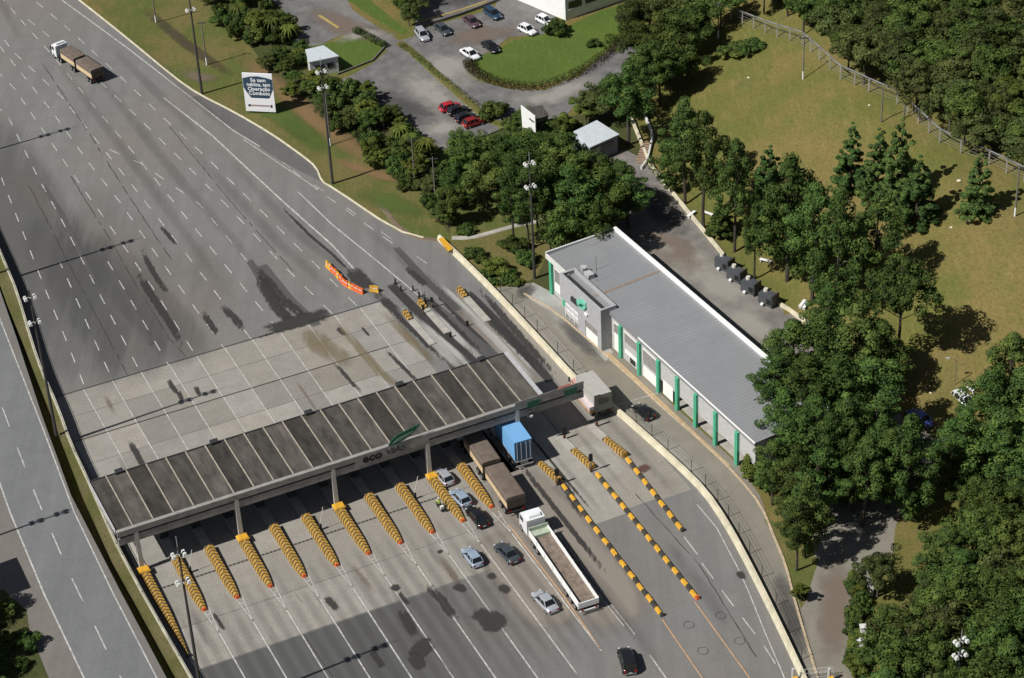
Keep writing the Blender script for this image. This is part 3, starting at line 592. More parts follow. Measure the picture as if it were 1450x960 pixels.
mb = MB(); mb.box(-2.4, 60.4, -.35, .0, 6.15, 6.95); mb.box(28.5, 38.5, -.352, -.02, 5.4, 6.149); mb.box(-2.4, 60.4, -.02, .3, 6.72, 6.86); mb.build('fascia', M_['fascia'], can)
mb = MB(); mb.box(-2.4, 60.4, -.3, .1, 4.85, 5.85); mb.build('beam', M_['fascia'], can)
mb = MB(); mb.box(-2.4, 60.3, -.06, .09, 5.86, 6.14); mb.box(-2.42, 54.4, 10.95, 11.15, 6.3, 6.92); mb.build('gutter', M_['dark'], can)  # front strip paints the shade line between fascia and beam dark; rear box is guttering
for a_, b__ in ((-2.5, -2.41), (54.41, 54.9)): mb = MB(); mb.box(a_, b__, .31, 11, 6.2, 7.03); mb.build('end_flashing', M_['lgrey'], can)
for u in (1.5, 14, 26.8, 39.5, 51.2):
    mb = MB(); mb.box(u-.5, u+.5, 10.6, 11.4, 6.6, 7.25); mb.build('roof_vent', M_['dark'], can)
for i, u in enumerate((-.1, 12.75, 25.5, 38.3, 50.9)):
    for v in (-.1, 9.6):
        mb = MB(); mb.box(u-.3, u+.3, v-.3, v+.3, 0, 6.3, .8); mb.build('column', M_['column'], can)
mb = MB(); mb.box(50.6, 60.42, -.36, -.3, 6.95, 7.45); mb.build('sign_top', M_['fascia'], can)
for u in (53.2, 58.5):
    mb = MB(); mb.box(u-.9, u+.9, -.42, -.36, 5.95, 6.9); mb.build('green_panel', M_['dgreen'], can)
mb = MB(); mb.box(54.8, 57.2, -.40, -.36, 6.0, 6.2); mb.build('sign_stripe', M_['dark'], can)
mb = MB(); mb.box(57.0, 58.8, -.1, .2, 7.0, 7.3); mb.build('red_beacon', simple('faded_red', (.30, .07, .05), .6), can)
mb = MB(); mb.box(52.2, 53.0, -.9, -.4, 4.6, 5.6); f_ = mb.build('signal_box', M_['dark'], can)
mb = MB(); mb.tube((52.6, -.92, 5.0), (52.6, -1.0, 4.98), .26, n=10); mb.build('lens', M_['white'], f_)
for u in (2.2, 6.4, 10.7, 15, 19.2, 23.5, 27.8, 32, 36.2, 40.5, 44.8, 49, 55):
    mb = MB(); mb.box(u-.35, u+.35, .8, 1.1, 4.3, 4.95); mb.build('lane_signal', M_['dark'], can)
def text_mesh(body, size, mat, name, parent, mtx, ext=.03, bold=0.0, sx=1.0):
    cu = bpy.data.curves.new(name, 'FONT'); cu.body = body; cu.size = size; cu.extrude = ext; cu.offset = bold; cu.align_x = 'LEFT'; cu.resolution_u = 3
    to = bpy.data.objects.new('tmp', cu); col.objects.link(to); dg = bpy.context.evaluated_depsgraph_get(); dg.update()
    me = bpy.data.meshes.new_from_object(to.evaluated_get(dg)); bpy.data.objects.remove(to)
    me.transform(Matrix.Diagonal((sx, 1, 1, 1))); me.transform(mtx); me.materials.clear(); me.materials.append(mat); me.name = name
    o = bpy.data.objects.new(name, me); col.objects.link(o); o.parent = parent; return o
UP = Matrix.Rotation(math.pi/2, 4, 'X')
text_mesh('eco', 1.75, simple('black_letters', (.012, .012, .012), .5), 'lettering', can, Matrix.Translation((29.4, -.40, 5.65))@UP, .05, .045, 1.05)
text_mesh('VIAS', 1.35, simple('slate_letters', (.06, .07, .065), .5), 'lettering', can, Matrix.Translation((32.6, -.40, 5.72))@UP, .05, .02, 1.0)
# leaf emblem standing above the fascia
mb = MB(); outer = [(0, 0), (.5, .75), (1.3, 1.35), (2.4, 1.6), (4.6, 2.1), (3.9, 1.25), (3.1, .55), (2.1, .1), (1.0, -.1)]
mb.sidepoly([(33.0+x, 7.05+z*.9) for x, z in outer], -.36, -.28); em = mb.build('leaf_emblem', M_['dgreen'], can)
mb = MB(); mb.sidepoly([(33.6+x, 7.2+z*.9) for x, z in [(0, 0), (.8, .55), (1.9, .85), (2.9, 1.0), (2.0, .45), (1.0, .1)]], -.41, -.37); mb.build('leaf_vein', simple('pale_green', (.13, .24, .17), .5), em)

# islands with chevrons, booths
for k in range(11):
    u = -.1+4.27*k; L_ = [17, 10.2, 10.0, 10, 10.2, 10.2, 10, 10, 10, 9.8, 9][k]
    c = T(u, -.4); isl = thing('toll_island', ['longest toll island at the far left, its chevrons tapering along the wall', 'second toll island from the left, its chevrons crossed by the tall lamp mast', 'third toll island from the left with yellow black chevrons', 'fourth toll island from the left, at the foot of the second column', 'fifth toll island from the left with yellow black chevrons', 'sixth toll island from the left, between the second and third columns', 'seventh toll island from the left, starting at the third column', 'eighth toll island from the left, just right of the third column', 'ninth toll island from the left, left of the motorcycle lane', 'tenth toll island, beside the motorcyclist and the queue of silver cars', 'eleventh toll island, between the silver cars and the brown truck'][k], 'traffic island', tuple(c), AL, 'toll islands with chevrons')
    w0, w1 = .62, (.12 if k == 0 else .36)
    mb = MB(); n = 8; rings = []
    for i in range(n+1):
        t = i/n; y = -t*L_; ww = w0+(w1-w0)*max(0, (t-.55)/.45) if k == 0 else w0+(w1-w0)*max(0, (t-.8)/.2); h = .75-.45*t
        rings.append([(-ww, y, 0), (ww, y, 0), (ww*.82, y, h), (0, y, h+.08), (-ww*.82, y, h)])
    mb.loft(rings); mb.build('nose', M_['chev'], isl)
    mb = MB(); mb.box(-.3, .3, -L_-.35, -L_, 0, .42, .6); mb.build('tip', M_['orange'] if k else M_['blackp'], isl)
    mb = MB(); mb.box(-.6, .6, .02, 12, 0, .2); mb.build('kerb', M_['kerb2'], isl)
    if k in (0, 3, 6, 9): mb = MB(); mb.box(-.75, .75, -1.2, .0, .76, .95, .8); mb.build('column_guard', M_['yellow'], isl)
    if k > 0:
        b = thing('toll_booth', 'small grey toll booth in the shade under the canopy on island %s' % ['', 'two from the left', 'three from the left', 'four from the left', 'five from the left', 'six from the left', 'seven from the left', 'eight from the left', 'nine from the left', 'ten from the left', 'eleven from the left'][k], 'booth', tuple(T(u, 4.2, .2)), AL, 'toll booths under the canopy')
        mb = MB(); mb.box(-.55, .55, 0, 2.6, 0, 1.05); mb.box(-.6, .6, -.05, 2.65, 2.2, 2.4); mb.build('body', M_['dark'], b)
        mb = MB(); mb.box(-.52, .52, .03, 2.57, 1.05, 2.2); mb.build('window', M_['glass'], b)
for k in (1, 5, 8):
    u = -.1+4.27*k+.8; g = thing('toll_barrier', 'raised toll barrier arm %s' % {1: 'standing in the leftmost lanes', 5: 'between the fifth and sixth chevron islands', 8: 'left of the motorcyclist'}[k], 'toll barrier', tuple(T(u, -3.4)), AL, 'raised toll barriers')
    mb = MB(); mb.box(-.15, .15, -.15, .15, 0, 1); mb.build('post', M_['dark'], g); mb = MB(); mb.tube((0, 0, .9), (.6, 0, 3.4), .04, n=5); mb.build('arm', M_['white2'], g)

# striped dividers of the right-hand lanes
def divider(px0, px1, lab, tip=True, tipm='orange'):
    a, b = P(*px0), P(*px1); d = b-a; ang = math.atan2(d.y, d.x); t = thing('lane_divider', lab, 'lane divider', tuple(a), ang, 'striped lane dividers')
    n = int(d.length/1.15); s = d.length/n
    mb = MB(); rings = []
    for i in range(n+1):
        j = rnd.uniform(-.03, .03); k_ = rnd.uniform(.28, .35); rings.append([(i*s, -.28+j, 0), (i*s, -.16+j, k_), (i*s, .16+j, k_), (i*s, .28+j, 0)])
    mb.loft(rings); kb = mb.build('kerb', [M_['yellow'], M_['blackp']], t)
    for i, p in enumerate(kb.data.polygons): p.material_index = (i//4) % 2
    if tip: mb = MB(); mb.box(n*s, n*s+.5, -.25, .25, 0, .5, .6); mb.build('tip', M_[tipm], t)
divider((797, 688), (936, 870), 'long yellow and black lane divider nearest the white flatbed truck', tipm='blackp'); divider((845, 671), (986, 846), 'middle yellow and black lane divider with an orange tip'); divider((888, 650), (965, 750), 'yellow and black lane divider nearest the cream barrier', tipm='blackp')
for (a, b, lab) in [((764, 656), (793, 684), 'short chevron ramp below the left traffic signal'), ((812, 638), (840, 665), 'short chevron ramp below the middle traffic signal'), ((857, 622), (886, 648), 'short chevron ramp at the head of the rightmost divider'), ((603, 438), (594, 428), 'small chevron ramp upstream of the canopy beside the double signal'), ((582, 454), (573, 444), 'small chevron ramp upstream nearest the concrete slabs'), ((660, 422), (650, 411), 'small chevron ramp upstream nearest the cream barrier')]:
    p, q = P(*a), P(*b); d = p-q; t = thing('chevron_ramp', lab, 'traffic island', tuple(p), math.atan2(d.y, d.x)-math.pi/2, 'short chevron ramps'); L_ = d.length
    mb = MB(); mb.hexa([(-.42, -L_, 0), (.42, -L_, 0), (.42, 0, 0), (-.42, 0, 0)], [(-.3, -L_+.1, .75), (.3, -L_+.1, .75), (.3, 0, .35), (-.3, 0, .35)]); mb.build('nose', M_['chev'], t)
    mb = MB(); mb.box(-.5, .5, .05, 3.5 if a[1] > 500 else 7, 0, .22); mb.build('kerb', M_['kerb2'], t)
def signal(px, h, lab, z=0):
    p = P(*px); k_ = .6 if px[1] < 500 else .85; t = thing('traffic_signal', lab, 'traffic signal', tuple(p), AL, 'traffic signals in the right-hand lanes')
    t.scale = (k_, k_, k_)
    mb = MB(); mb.tube((0, 0, 0), (0, 0, h), .09, n=6); mb.build('pole', M_['cpole'], t)
    mb = MB(); mb.box(-.28, .28, -.15, .15, h-.2, h+1.0); hd = mb.build('head', M_['black'], t)
    mb = MB(); mb.tube((0, -.16, h+.7), (0, -.2, h+.7), .14, n=8); mb.tube((0, -.16, h+.25), (0, -.2, h+.25), .14, n=8); mb.build('lens', M_['dark'], hd)
    mb = MB(); mb.box(-.16, .16, -.16, .16, 0, .9); mb.build('control_box', simple('rust_brown', (.13, .07, .04), .8), t)
for px, h, lab in [((789, 687), 2.1, 'dark traffic signal beside the left chevron ramp'), ((837, 668), 2.3, 'dark traffic signal beside the middle chevron ramp'), ((799, 622), 1.3, 'small dark signal at the edge of the canopy shade'), ((845, 604), 1.4, 'small dark signal behind the box truck'), ((600, 445), 1.5, 'small dark signal upstream of the canopy beside the oil-dark lane'), ((612, 436), 2.0, 'dark signal with double lens upstream of the canopy'), ((662, 462), .5, 'low dark sensor box in the middle upstream lane'), ((638, 478), .4, 'low dark sensor box beside the black lane edge')]: signal(px, h, lab)
mb = None
for i, px in enumerate([(585, 412), (594, 421), (602, 428), (568, 412), (560, 402)]):
    p = P(*px); t = thing('lane_post', 'short black flexible post upstream, %s in its row' % ['first', 'second', 'third', 'fourth', 'fifth'][i], 'post', tuple(p), 0, 'short black lane posts'); m_ = MB(); m_.tube((0, 0, .04), (0, 0, .9), .14, .1, 7); m_.build('post', M_['black'], t); m_ = MB(); m_.box(-.25, .25, -.25, .25, 0, .05); m_.build('foot', M_['black'], t)
# plastic water barriers
def pbar(px, ang, m, lab):
    t = thing('plastic_barrier', lab, 'barrier', tuple(P(*px)), ang, 'orange and yellow plastic barriers')
    mb = MB(); mb.sidepoly([(-.5, 0), (.5, 0), (.5, .25), (.44, .9), (-.44, .9), (-.5, .25)], -.12, .12); mb.hexa([(-.5, -.24, 0), (.5, -.24, 0), (.5, .24, 0), (-.5, .24, 0)], [(-.5, -.13, .3), (.5, -.13, .3), (.5, .13, .3), (-.5, .13, .3)]); mb.build('body', m, t)
    mb = MB(); mb.box(-.3, .3, -.14, .14, .5, .66); mb.build('stripe', M_['white2'], t)
bp = [(464, 378), (467, 381), (471, 385), (475, 388), (479, 393), (483, 397), (487, 402), (491, 405), (495, 407), (499, 409), (505, 412), (511, 415), (528, 412), (532, 413)]
ordn = ['first', 'second', 'third', 'fourth', 'fifth', 'sixth', 'seventh', 'eighth', 'ninth', 'tenth', 'eleventh', 'twelfth']
for i, p in enumerate(bp):
    yel = i in (0, 1, 4, 8, 12, 13); a = P(*bp[max(0, i-1)]); b = P(*bp[min(i+1, 11)]) if i < 12 else P(540, 413); d = b-a
    pbar(p, math.atan2(d.y, d.x)+rnd.uniform(-.15, .15), M_['yellow'] if yel else M_['orange'], ('%s plastic barrier of the crooked row, %s from its upstream end' % ('yellow' if yel else 'orange', ordn[i])) if i < 12 else ('yellow plastic barrier at the right end, nearer the row' if i == 12 else 'yellow plastic barrier at the right end, farthest from the row'))

# ---------------------------------------------------------------- vehicles
def wheels(t, xs_, hw, r=.32, wd=.22, rim=True):
    for x in xs_:
        for s in (-1, 1):
            mb = MB(); mb.tube((x, s*hw-wd/2*s, r), (x, s*hw+wd/2*s, r), r, n=14); ty = mb.build('wheel', M_['black'], t)
            if rim: mb = MB(); mb.tube((x, s*(hw+wd/2)-.01*s, r), (x, s*(hw+wd/2)+.012*s, r), r*.6, n=10); mb.build('rim', M_['rim'], ty)
def car(name, lab, px, ang, pnt, kind='hatch', group='cars', z=0, hillp=False, par=None):
    p = PH(*px) if hillp else P(*px, z); t = thing(name, lab, 'car', tuple(p), ang+(R_(5) if group == G1 else 0), group); t.scale = (.94, .94, .94)
    L, W, Hh = {'hatch': (3.95, 1.68, 1.46), 'sedan': (4.5, 1.75, 1.42), 'suv': (4.5, 1.85, 1.72), 'wagon': (4.4, 1.75, 1.5)}[kind]
    h2, w2 = L/2, W/2; bl = Hh*.62
    st = [(-h2, .86, .42, bl*.82), (-h2+.12, .95, .24, bl*.97), (-h2+.7, 1, .2, bl), (0, 1, .2, bl), (h2-1.25, 1, .2, bl*.97), (h2-.5, .97, .22, bl*.82), (h2-.12, .9, .26, bl*.7), (h2, .78, .38, bl*.58)]
    rings = []
    for x, wf_, zb, zt in st:
        ww = w2*wf_; rings.append([(x, -ww*.9, zb), (x, -ww, zb+.18), (x, -ww, zt-.16), (x, -ww*.88, zt-.02), (x, -ww*.5, zt+.03), (x, ww*.5, zt+.03), (x, ww*.88, zt-.02), (x, ww, zt-.16), (x, ww, zb+.18), (x, ww*.9, zb)])
    mb = MB(); mb.loft(rings); mb.build('body', pnt, t, True)
    xr = {'hatch': -h2+.18, 'wagon': -h2+.15, 'suv': -h2+.15, 'sedan': -h2+.75}[kind]; xf = h2-1.05; rr = {'hatch': .42, 'wagon': .3, 'suv': .25, 'sedan': .6}[kind]
    b0 = [(xr, -w2*.9, bl-.02), (xf, -w2*.9, bl-.03), (xf, w2*.9, bl-.03), (xr, w2*.9, bl-.02)]; t0 = [(xr+rr, -w2*.72, Hh-.03), (xf-.75, -w2*.72, Hh-.03), (xf-.75, w2*.72, Hh-.03), (xr+rr, w2*.72, Hh-.03)]
    mb = MB(); mb.hexa(b0, t0); mb.build('windows', M_['glass'], t)
    mb = MB(); x0, x1 = xr+rr-.03, xf-.73; mb.loft([[(x0, -w2*.73, Hh-.05), (x0, -w2*.6, Hh), (x0, w2*.6, Hh), (x0, w2*.73, Hh-.05)], [((x0+x1)/2, -w2*.74, Hh-.02), ((x0+x1)/2, -w2*.6, Hh+.04), ((x0+x1)/2, w2*.6, Hh+.04), ((x0+x1)/2, w2*.74, Hh-.02)], [(x1, -w2*.73, Hh-.05), (x1, -w2*.6, Hh), (x1, w2*.6, Hh), (x1, w2*.73, Hh-.05)]])
    for s in (-1, 1):
        for a, b in ((b0[0], t0[0]), (b0[1], t0[1])): mb.tube((a[0], s*abs(a[1])*1.005, a[2]), (b[0], s*abs(b[1])*1.005, b[2]), .05, n=5)
        xm = -.12; mb.tube((xm, s*w2*.905, bl), (xm-.05, s*w2*.73, Hh-.03), .045, n=5)
        if kind != 'sedan': mb.tube((xr+.75, s*w2*.905, bl), (xr+rr+.35, s*w2*.73, Hh-.03), .07, n=5)
    mb.build('roof', pnt, t)
    wheels(t, (-h2+.75, h2-.8), w2-.1, .31 if kind != 'suv' else .36, .2)
    for s in (-1, 1):
        mb = MB(); mb.box(h2-.22, h2-.02, s*w2*.62-.16, s*w2*.62+.16, bl*.58, bl*.72, .85); mb.build('headlight', M_['lamp'], t)
        mb = MB(); mb.box(-h2-.01, -h2+.1, s*w2*.7-.13, s*w2*.7+.13, bl*.6, bl*.88); mb.build('tail_light', M_['red'], t)
        mb = MB(); mb.box(xf-.3, xf-.12, s*(w2+.03)-.09, s*(w2+.03)+.09, bl, bl+.14); mb.build('mirror', pnt, t)
    mb = MB(); mb.box(-h2-.03, -h2+.05, -w2*.8, w2*.8, .3, .46); mb.build('bumper', pnt if kind != 'suv' else M_['grey'], t)
    mb = MB(); mb.box(h2-.08, h2+.02, -w2*.7, w2*.7, .28, .42); mb.build('bumper', pnt if kind != 'suv' else M_['grey'], t)
    mb = MB(); mb.box(-h2-.045, -h2-.02, -.22, .22, .5, .62); mb.build('number_plate', M_['white2'], t)
    return t
LA = R_(113.8)
silver = paint('silver_paint', (.48, .50, .54), .3, .35); sbl = paint('blue_silver_paint', (.36, .44, .55), .3, .3); blk = paint('black_car_paint', (.012, .013, .014), .15); dgr = paint('dark_grey_paint', (.05, .06, .07), .2); redp = paint('red_car_paint', (.38, .018, .03), .25); whp = paint('white_car_paint', (.75, .76, .77), .3); redd = paint('dark_red_paint', (.22, .012, .012), .25)
G1 = 'cars driving to the toll lanes'; G2 = 'cars parked in the car park'
car('parked_car', 'silver hatchback at the front of the queue, half under the canopy edge', (628, 679), LA, silver, 'hatch', G1)
car('parked_car', 'silver blue hatchback second in the queue behind the front silver one', (652, 709), LA, sbl, 'hatch', G1)
car('parked_car', 'black car third in the queue behind the two silver hatchbacks', (676, 736), LA-.06, blk, 'sedan', G1)
car('parked_car', 'pale blue grey hatchback alone left of the dark sedan', (669, 793), LA-.08, sbl, 'hatch', G1)
car('parked_car', 'dark grey sedan left of the white truck cab', (718, 787), LA+.02, dgr, 'sedan', G1)
car('parked_car', 'silver sedan beside the rear wheels of the white flatbed truck', (772, 856), LA+.0, silver, 'sedan', G1)
car('parked_car', 'black off-road vehicle at the bottom of the picture behind the flatbed truck', (888, 940), R_(92), blk, 'suv', G1)
car('parked_car', 'black convertible parked alone on the service road in front of the office', (911, 587), R_(120), blk, 'hatch', G2)
for o in bpy.data.objects:
    if o.name.startswith('parked_car') and o.get('group') == G1: o.name = 'car'
for lab, px, a, m, k in [('silver hatchback at the left end of the top parked row', (598, 53), -70, silver, 'wagon'), ('dark blue car second from left in the top parked row', (627, 45), -62, dgr, 'sedan'), ('dark maroon car third from left in the top parked row', (668, 34), -62, paint('maroon_paint', (.09, .05, .06)), 'sedan'), ('dark navy car at the right end of the top parked row', (698, 23), -60, paint('navy_paint', (.02, .05, .09)), 'wagon'),
    ('black car just above the white one by the round lawn', (695, 70), -60, blk, 'sedan'), ('white car parked at the tip of the round lawn', (666, 80), -55, whp, 'sedan'), ('bright red car at the left of the lower parked group', (638, 155), 28, redp, 'hatch'), ('black car tucked behind the bright red one', (649, 160), 28, blk, 'hatch'), ('black car between the two red ones, in front', (660, 170), 28, blk, 'hatch'), ('dark red car at the right of the lower parked group', (671, 177), 28, redd, 'hatch'),
    ('white car parked near the white building beside the shrub', (747, 46), -50, whp, 'hatch'), ('white car half hidden behind the shrub by the white building', (772, 33), -50, whp, 'hatch')]:
    car('parked_car', lab, px, R_(a), m, k, G2)
# white vans under the trees on the right
for lab, px in [('white van half hidden by pines, lower left of the three', (1365, 572)), ('white van half hidden by pines, middle of the three', (1378, 562)), ('white van half hidden by pines, upper right of the three', (1390, 551))]:
    car('parked_car', lab, px, R_(-60), whp, 'wagon', 'white vehicles under the pines')
car('parked_car', 'blue car in the shade between the pines', (1302, 596), R_(120), paint('blue_paint', (.08, .10, .35)), 'sedan', G2)

def truck_cab(t, x0, pnt, L=2.1, W=2.45, Hc=2.85, z0=.55):
    w2 = W/2; mb = MB()
    mb.sidepoly([(x0, z0), (x0+L, z0), (x0+L+.05, z0+1.15), (x0+L-.18, Hc-.25), (x0+L-.45, Hc), (x0, Hc)], -w2, w2); cb = mb.build('cab', pnt, t)
    mb = MB(); mb.hexa([(x0+L+.0, -w2+.12, z0+1.25), (x0+L+.08, -w2+.12, z0+1.2), (x0+L+.08, w2-.12, z0+1.2), (x0+L, w2-.12, z0+1.25)], [(x0+L-.25, -w2+.16, Hc-.35), (x0+L-.14, -w2+.16, Hc-.35), (x0+L-.14, w2-.16, Hc-.35), (x0+L-.25, w2-.16, Hc-.35)]); mb.build('windscreen', M_['glass'], cb)
    for s in (-1, 1):
        mb = MB(); mb.box(x0+L-1.25, x0+L-.3, s*w2-.02, s*w2+.02, z0+1.25, Hc-.4); mb.build('side_window', M_['glass'], cb)
        mb = MB(); mb.box(x0+L-.1, x0+L+.05, s*(w2+.2)-.1, s*(w2+.2)+.1, z0+1.2, z0+1.9); mb.build('mirror', M_['dark'], cb)
        mb = MB(); mb.box(x0+L-.02, x0+L+.08, s*w2*.75-.2, s*w2*.75+.2, z0+.1, z0+.3); mb.build('headlight', M_['lamp'], t)
    mb = MB(); mb.box(x0+L-.05, x0+L+.1, -w2, w2, z0-.2, z0+.08); mb.build('bumper', M_['grey'], t)
    mb = MB(); mb.box(x0+L+.02, x0+L+.07, -w2*.6, w2*.6, z0+.35, z0+1.0); mb.build('grille', M_['dark'], t)
    mb = MB(); mb.box(x0+.2, x0+1.1, -w2*.7, w2*.7, Hc, Hc+.35, .7, .9); mb.build('wind_deflector', pnt, t)
def bitrem(lab, rear, ang, z=0):
    t = thing('grain_truck', lab, 'truck', tuple(rear), ang, 'brown tarped grain trucks')
    for x0, L in ((0, 7.0), (7.9, 6.4)):
        mb = MB(); mb.box(x0, x0+L, -1.2, 1.2, 1.1, 1.35); mb.box(x0+.2, x0+L-.2, -.4, .4, .75, 1.1); tr = mb.build('trailer_frame', M_['dark'], t)
        mb = MB()
        for s in (-1, 1): mb.box(x0+.02, x0+L-.02, s*1.21-.03, s*1.21+.03, 1.3, 2.55)
        mb.build('sideboard', M_['timber'], t)
        for xx in (x0-.02, x0+L-.04): mb = MB(); mb.box(xx, xx+.06, -1.2, 1.2, 1.3, 2.6); mb.build('tailboard', simple('dark_board', (.09, .07, .055), .8), t)
        mb = MB(); rings = []
        for i in range(9):
            x = x0+L*i/8; sag = .05*math.sin(i*2.2)+.02; rings.append([(x, -1.28, 2.25), (x, -1.26, 2.9), (x, -1.1, 2.97), (x, 0, 3.0+sag), (x, 1.1, 2.97), (x, 1.26, 2.9), (x, 1.28, 2.25)])
        mb.loft(rings); mb.build('tarp', M_['tarp'], t)
        wheels(t, (x0+.9, x0+2.15) if x0 == 0 else (x0+.5, x0+1.75), 1.05, .5, .45)
    wheels(t, (17.9,), 1.05, .5, .35); wheels(t, (14.6, 15.8), 1.05, .5, .45)
    mb = MB(); mb.box(13.9, 18.6, -.45, .45, .6, .95); mb.build('chassis', M_['dark'], t); truck_cab(t, 14.9+1.6, whp)
    mb = MB(); mb.box(-.15, 0, -1.15, 1.15, .5, .75); mb.build('rear_bumper', M_['dark'], t)
    for s in (-1, 1): mb = MB(); mb.box(-.17, -.13, s*.9-.16, s*.9+.16, .8, 1.0); mb.build('tail_light', M_['red'], t)
    return t
b1 = bitrem('brown tarped double grain truck entering the toll canopy beside the blue container', (-.55, 227.2, 0), R_(111.3))
ar = P(137, 100); b2 = bitrem('brown tarped double grain truck with white cab far up the empty road', (-66.3, 346.0, 0), R_(127))
b2.scale = (.72, .92, .9)

# white flatbed
sm = thing('flatbed_truck', 'long white dropside flatbed truck with an empty rusty brown load floor', 'truck', (7.35, 208.3, 0), R_(111.2))
L = 14.7
mb = MB(); mb.box(0, L, -1.2, 1.2, 1.15, 1.38); mb.build('load_floor', M_['bed'], sm)
for s in (-1, 1): mb = MB(); mb.box(0, L, s*1.24-.07, s*1.24+.07, 1.1, 1.95); mb.build('side_board', M_['white'], sm)
mb = MB(); mb.box(-.12, 0, -1.3, 1.3, 1.1, 1.9); mb.build('tail_board', M_['white'], sm)
mb = MB(); mb.box(L, L+.15, -1.3, 1.3, 1.1, 2.3); mb.box(L-1.0, L, -1.15, 1.15, 1.4, 1.75); mb.build('head_board', simple('sage_board', (.38, .44, .33), .7, var=.2), sm)
mb = MB(); mb.box(.2, L+2.8, -.45, .45, .75, 1.12); mb.build('chassis', M_['dark'], sm)
wheels(sm, (1.2, 2.5, 3.8), 1.05, .5, .45); wheels(sm, (12.4, 13.7), 1.05, .5, .45); wheels(sm, (17.3,), 1.05, .5, .35)
truck_cab(sm, L+.75, whp, 2.4); mb = MB(); mb.box(-.3, -.15, -1.2, 1.2, .5, .75); mb.build('rear_bumper', M_['white2'], sm)
for i in range(7):
    for s in (-1, 1): mb = MB(); x = L*i/6; mb.box(x-.06, x+.06, s*1.33-.03, s*1.33+.03, 1.0, 1.98); mb.build('stake', M_['white2'], sm)
for s in (-1, 1): mb = MB(); mb.box(-.33, -.29, s*.9-.16, s*.9+.16, .8, 1.0); mb.build('tail_light', M_['red'], sm)
for x in (6.5, 8.5): mb = MB(); mb.box(x, x+1.4, -1.15, -.6, .5, 1.05); mb.build('tool_box', M_['grey'], sm)

# blue container
bc = thing('container_truck', 'truck carrying a bright blue shipping container leaving the sunlight under the canopy', 'truck', (.75, 236.55, 0), R_(111.5))
blu = corrug('blue_container_paint', (.20, .46, .80), .28, .82, 0, .5, bump=.8); bl2 = corrug('dark_blue_doors', (.06, .17, .34), .28, .7, 1, .5)
mb = MB(); mb.box(.06, 6.5, -1.22, 1.22, 1.45, 4.3); cn = mb.build('container', blu, bc)
mb = MB(); mb.box(0, .06, -1.23, 1.23, 1.43, 4.32); dr = mb.build('container_door', bl2, bc)
mb = MB()
for y in (-.9, -.35, .35, .9): mb.tube((-.04, y, 1.5), (-.04, y, 4.2), .035, n=5)
mb.build('locking_bars', M_['lgrey'], dr)
mb = MB(); mb.box(-.1, 9.4, -.5, .5, .85, 1.2); mb.box(-.1, 6.2, -1.15, 1.15, 1.2, 1.33); mb.box(-.2, -.1, -1.2, 1.2, .5, .7); mb.build('chassis', simple('pale_chassis', (.3, .3, .3), .7), bc)
wheels(bc, (.9, 2.2), 1.05, .5, .45); wheels(bc, (8.4,), 1.05, .5, .35); truck_cab(bc, 7.0, M_['white2'])

# grey box truck under the gantry
bx = thing('box_truck', 'grey cream box truck passing under the right end of the sign gantry', 'truck', tuple(T(63.5, .3)), LA)
mb = MB(); mb.box(0, 5.4, -1.24, 1.24, 1.3, 3.85); mb.build('box', simple('cream_box', (.40, .385, .35), .6, var=.1), bx)
mb = MB(); mb.box(-.05, .0, -1.24, 1.24, 1.25, 3.88); dr = mb.build('rear_door', simple('olive_door', (.21, .21, .18), .6), bx)
mb = MB(); mb.box(-.08, -.05, -.75, .75, 2.4, 3.3); mb.build('door_panel', simple('dark_olive', (.10, .105, .085), .6), dr)
mb = MB(); mb.box(.3, 5.2, 1.245, 1.9, 1.5, 2.1); mb.build('side_roll', simple('pink_white_tarp', (.58, .50, .49), .6, var=.15), bx)
mb = MB(); mb.box(.3, 5.2, 1.25, 1.85, 1.1, 1.45); mb.build('side_rack', simple('orange_rack', (.50, .27, .12), .7, var=.4, scale=3), bx)
mb = MB(); mb.box(-.1, 7.2, -.5, .5, .8, 1.25); mb.build('chassis', M_['dark'], bx)
wheels(bx, (1.3, 2.6), 1.05, .5, .45); wheels(bx, (6.6,), 1.05, .5, .35); truck_cab(bx, 5.6, simple('pink_cab', (.5, .3, .27), .5), 1.7, 2.3, 2.3)
for s in (-1, 1): mb = MB(); mb.box(-.12, -.06, s*.95-.14, s*.95+.14, 1.0, 1.18); mb.build('tail_light', M_['red'], bx)

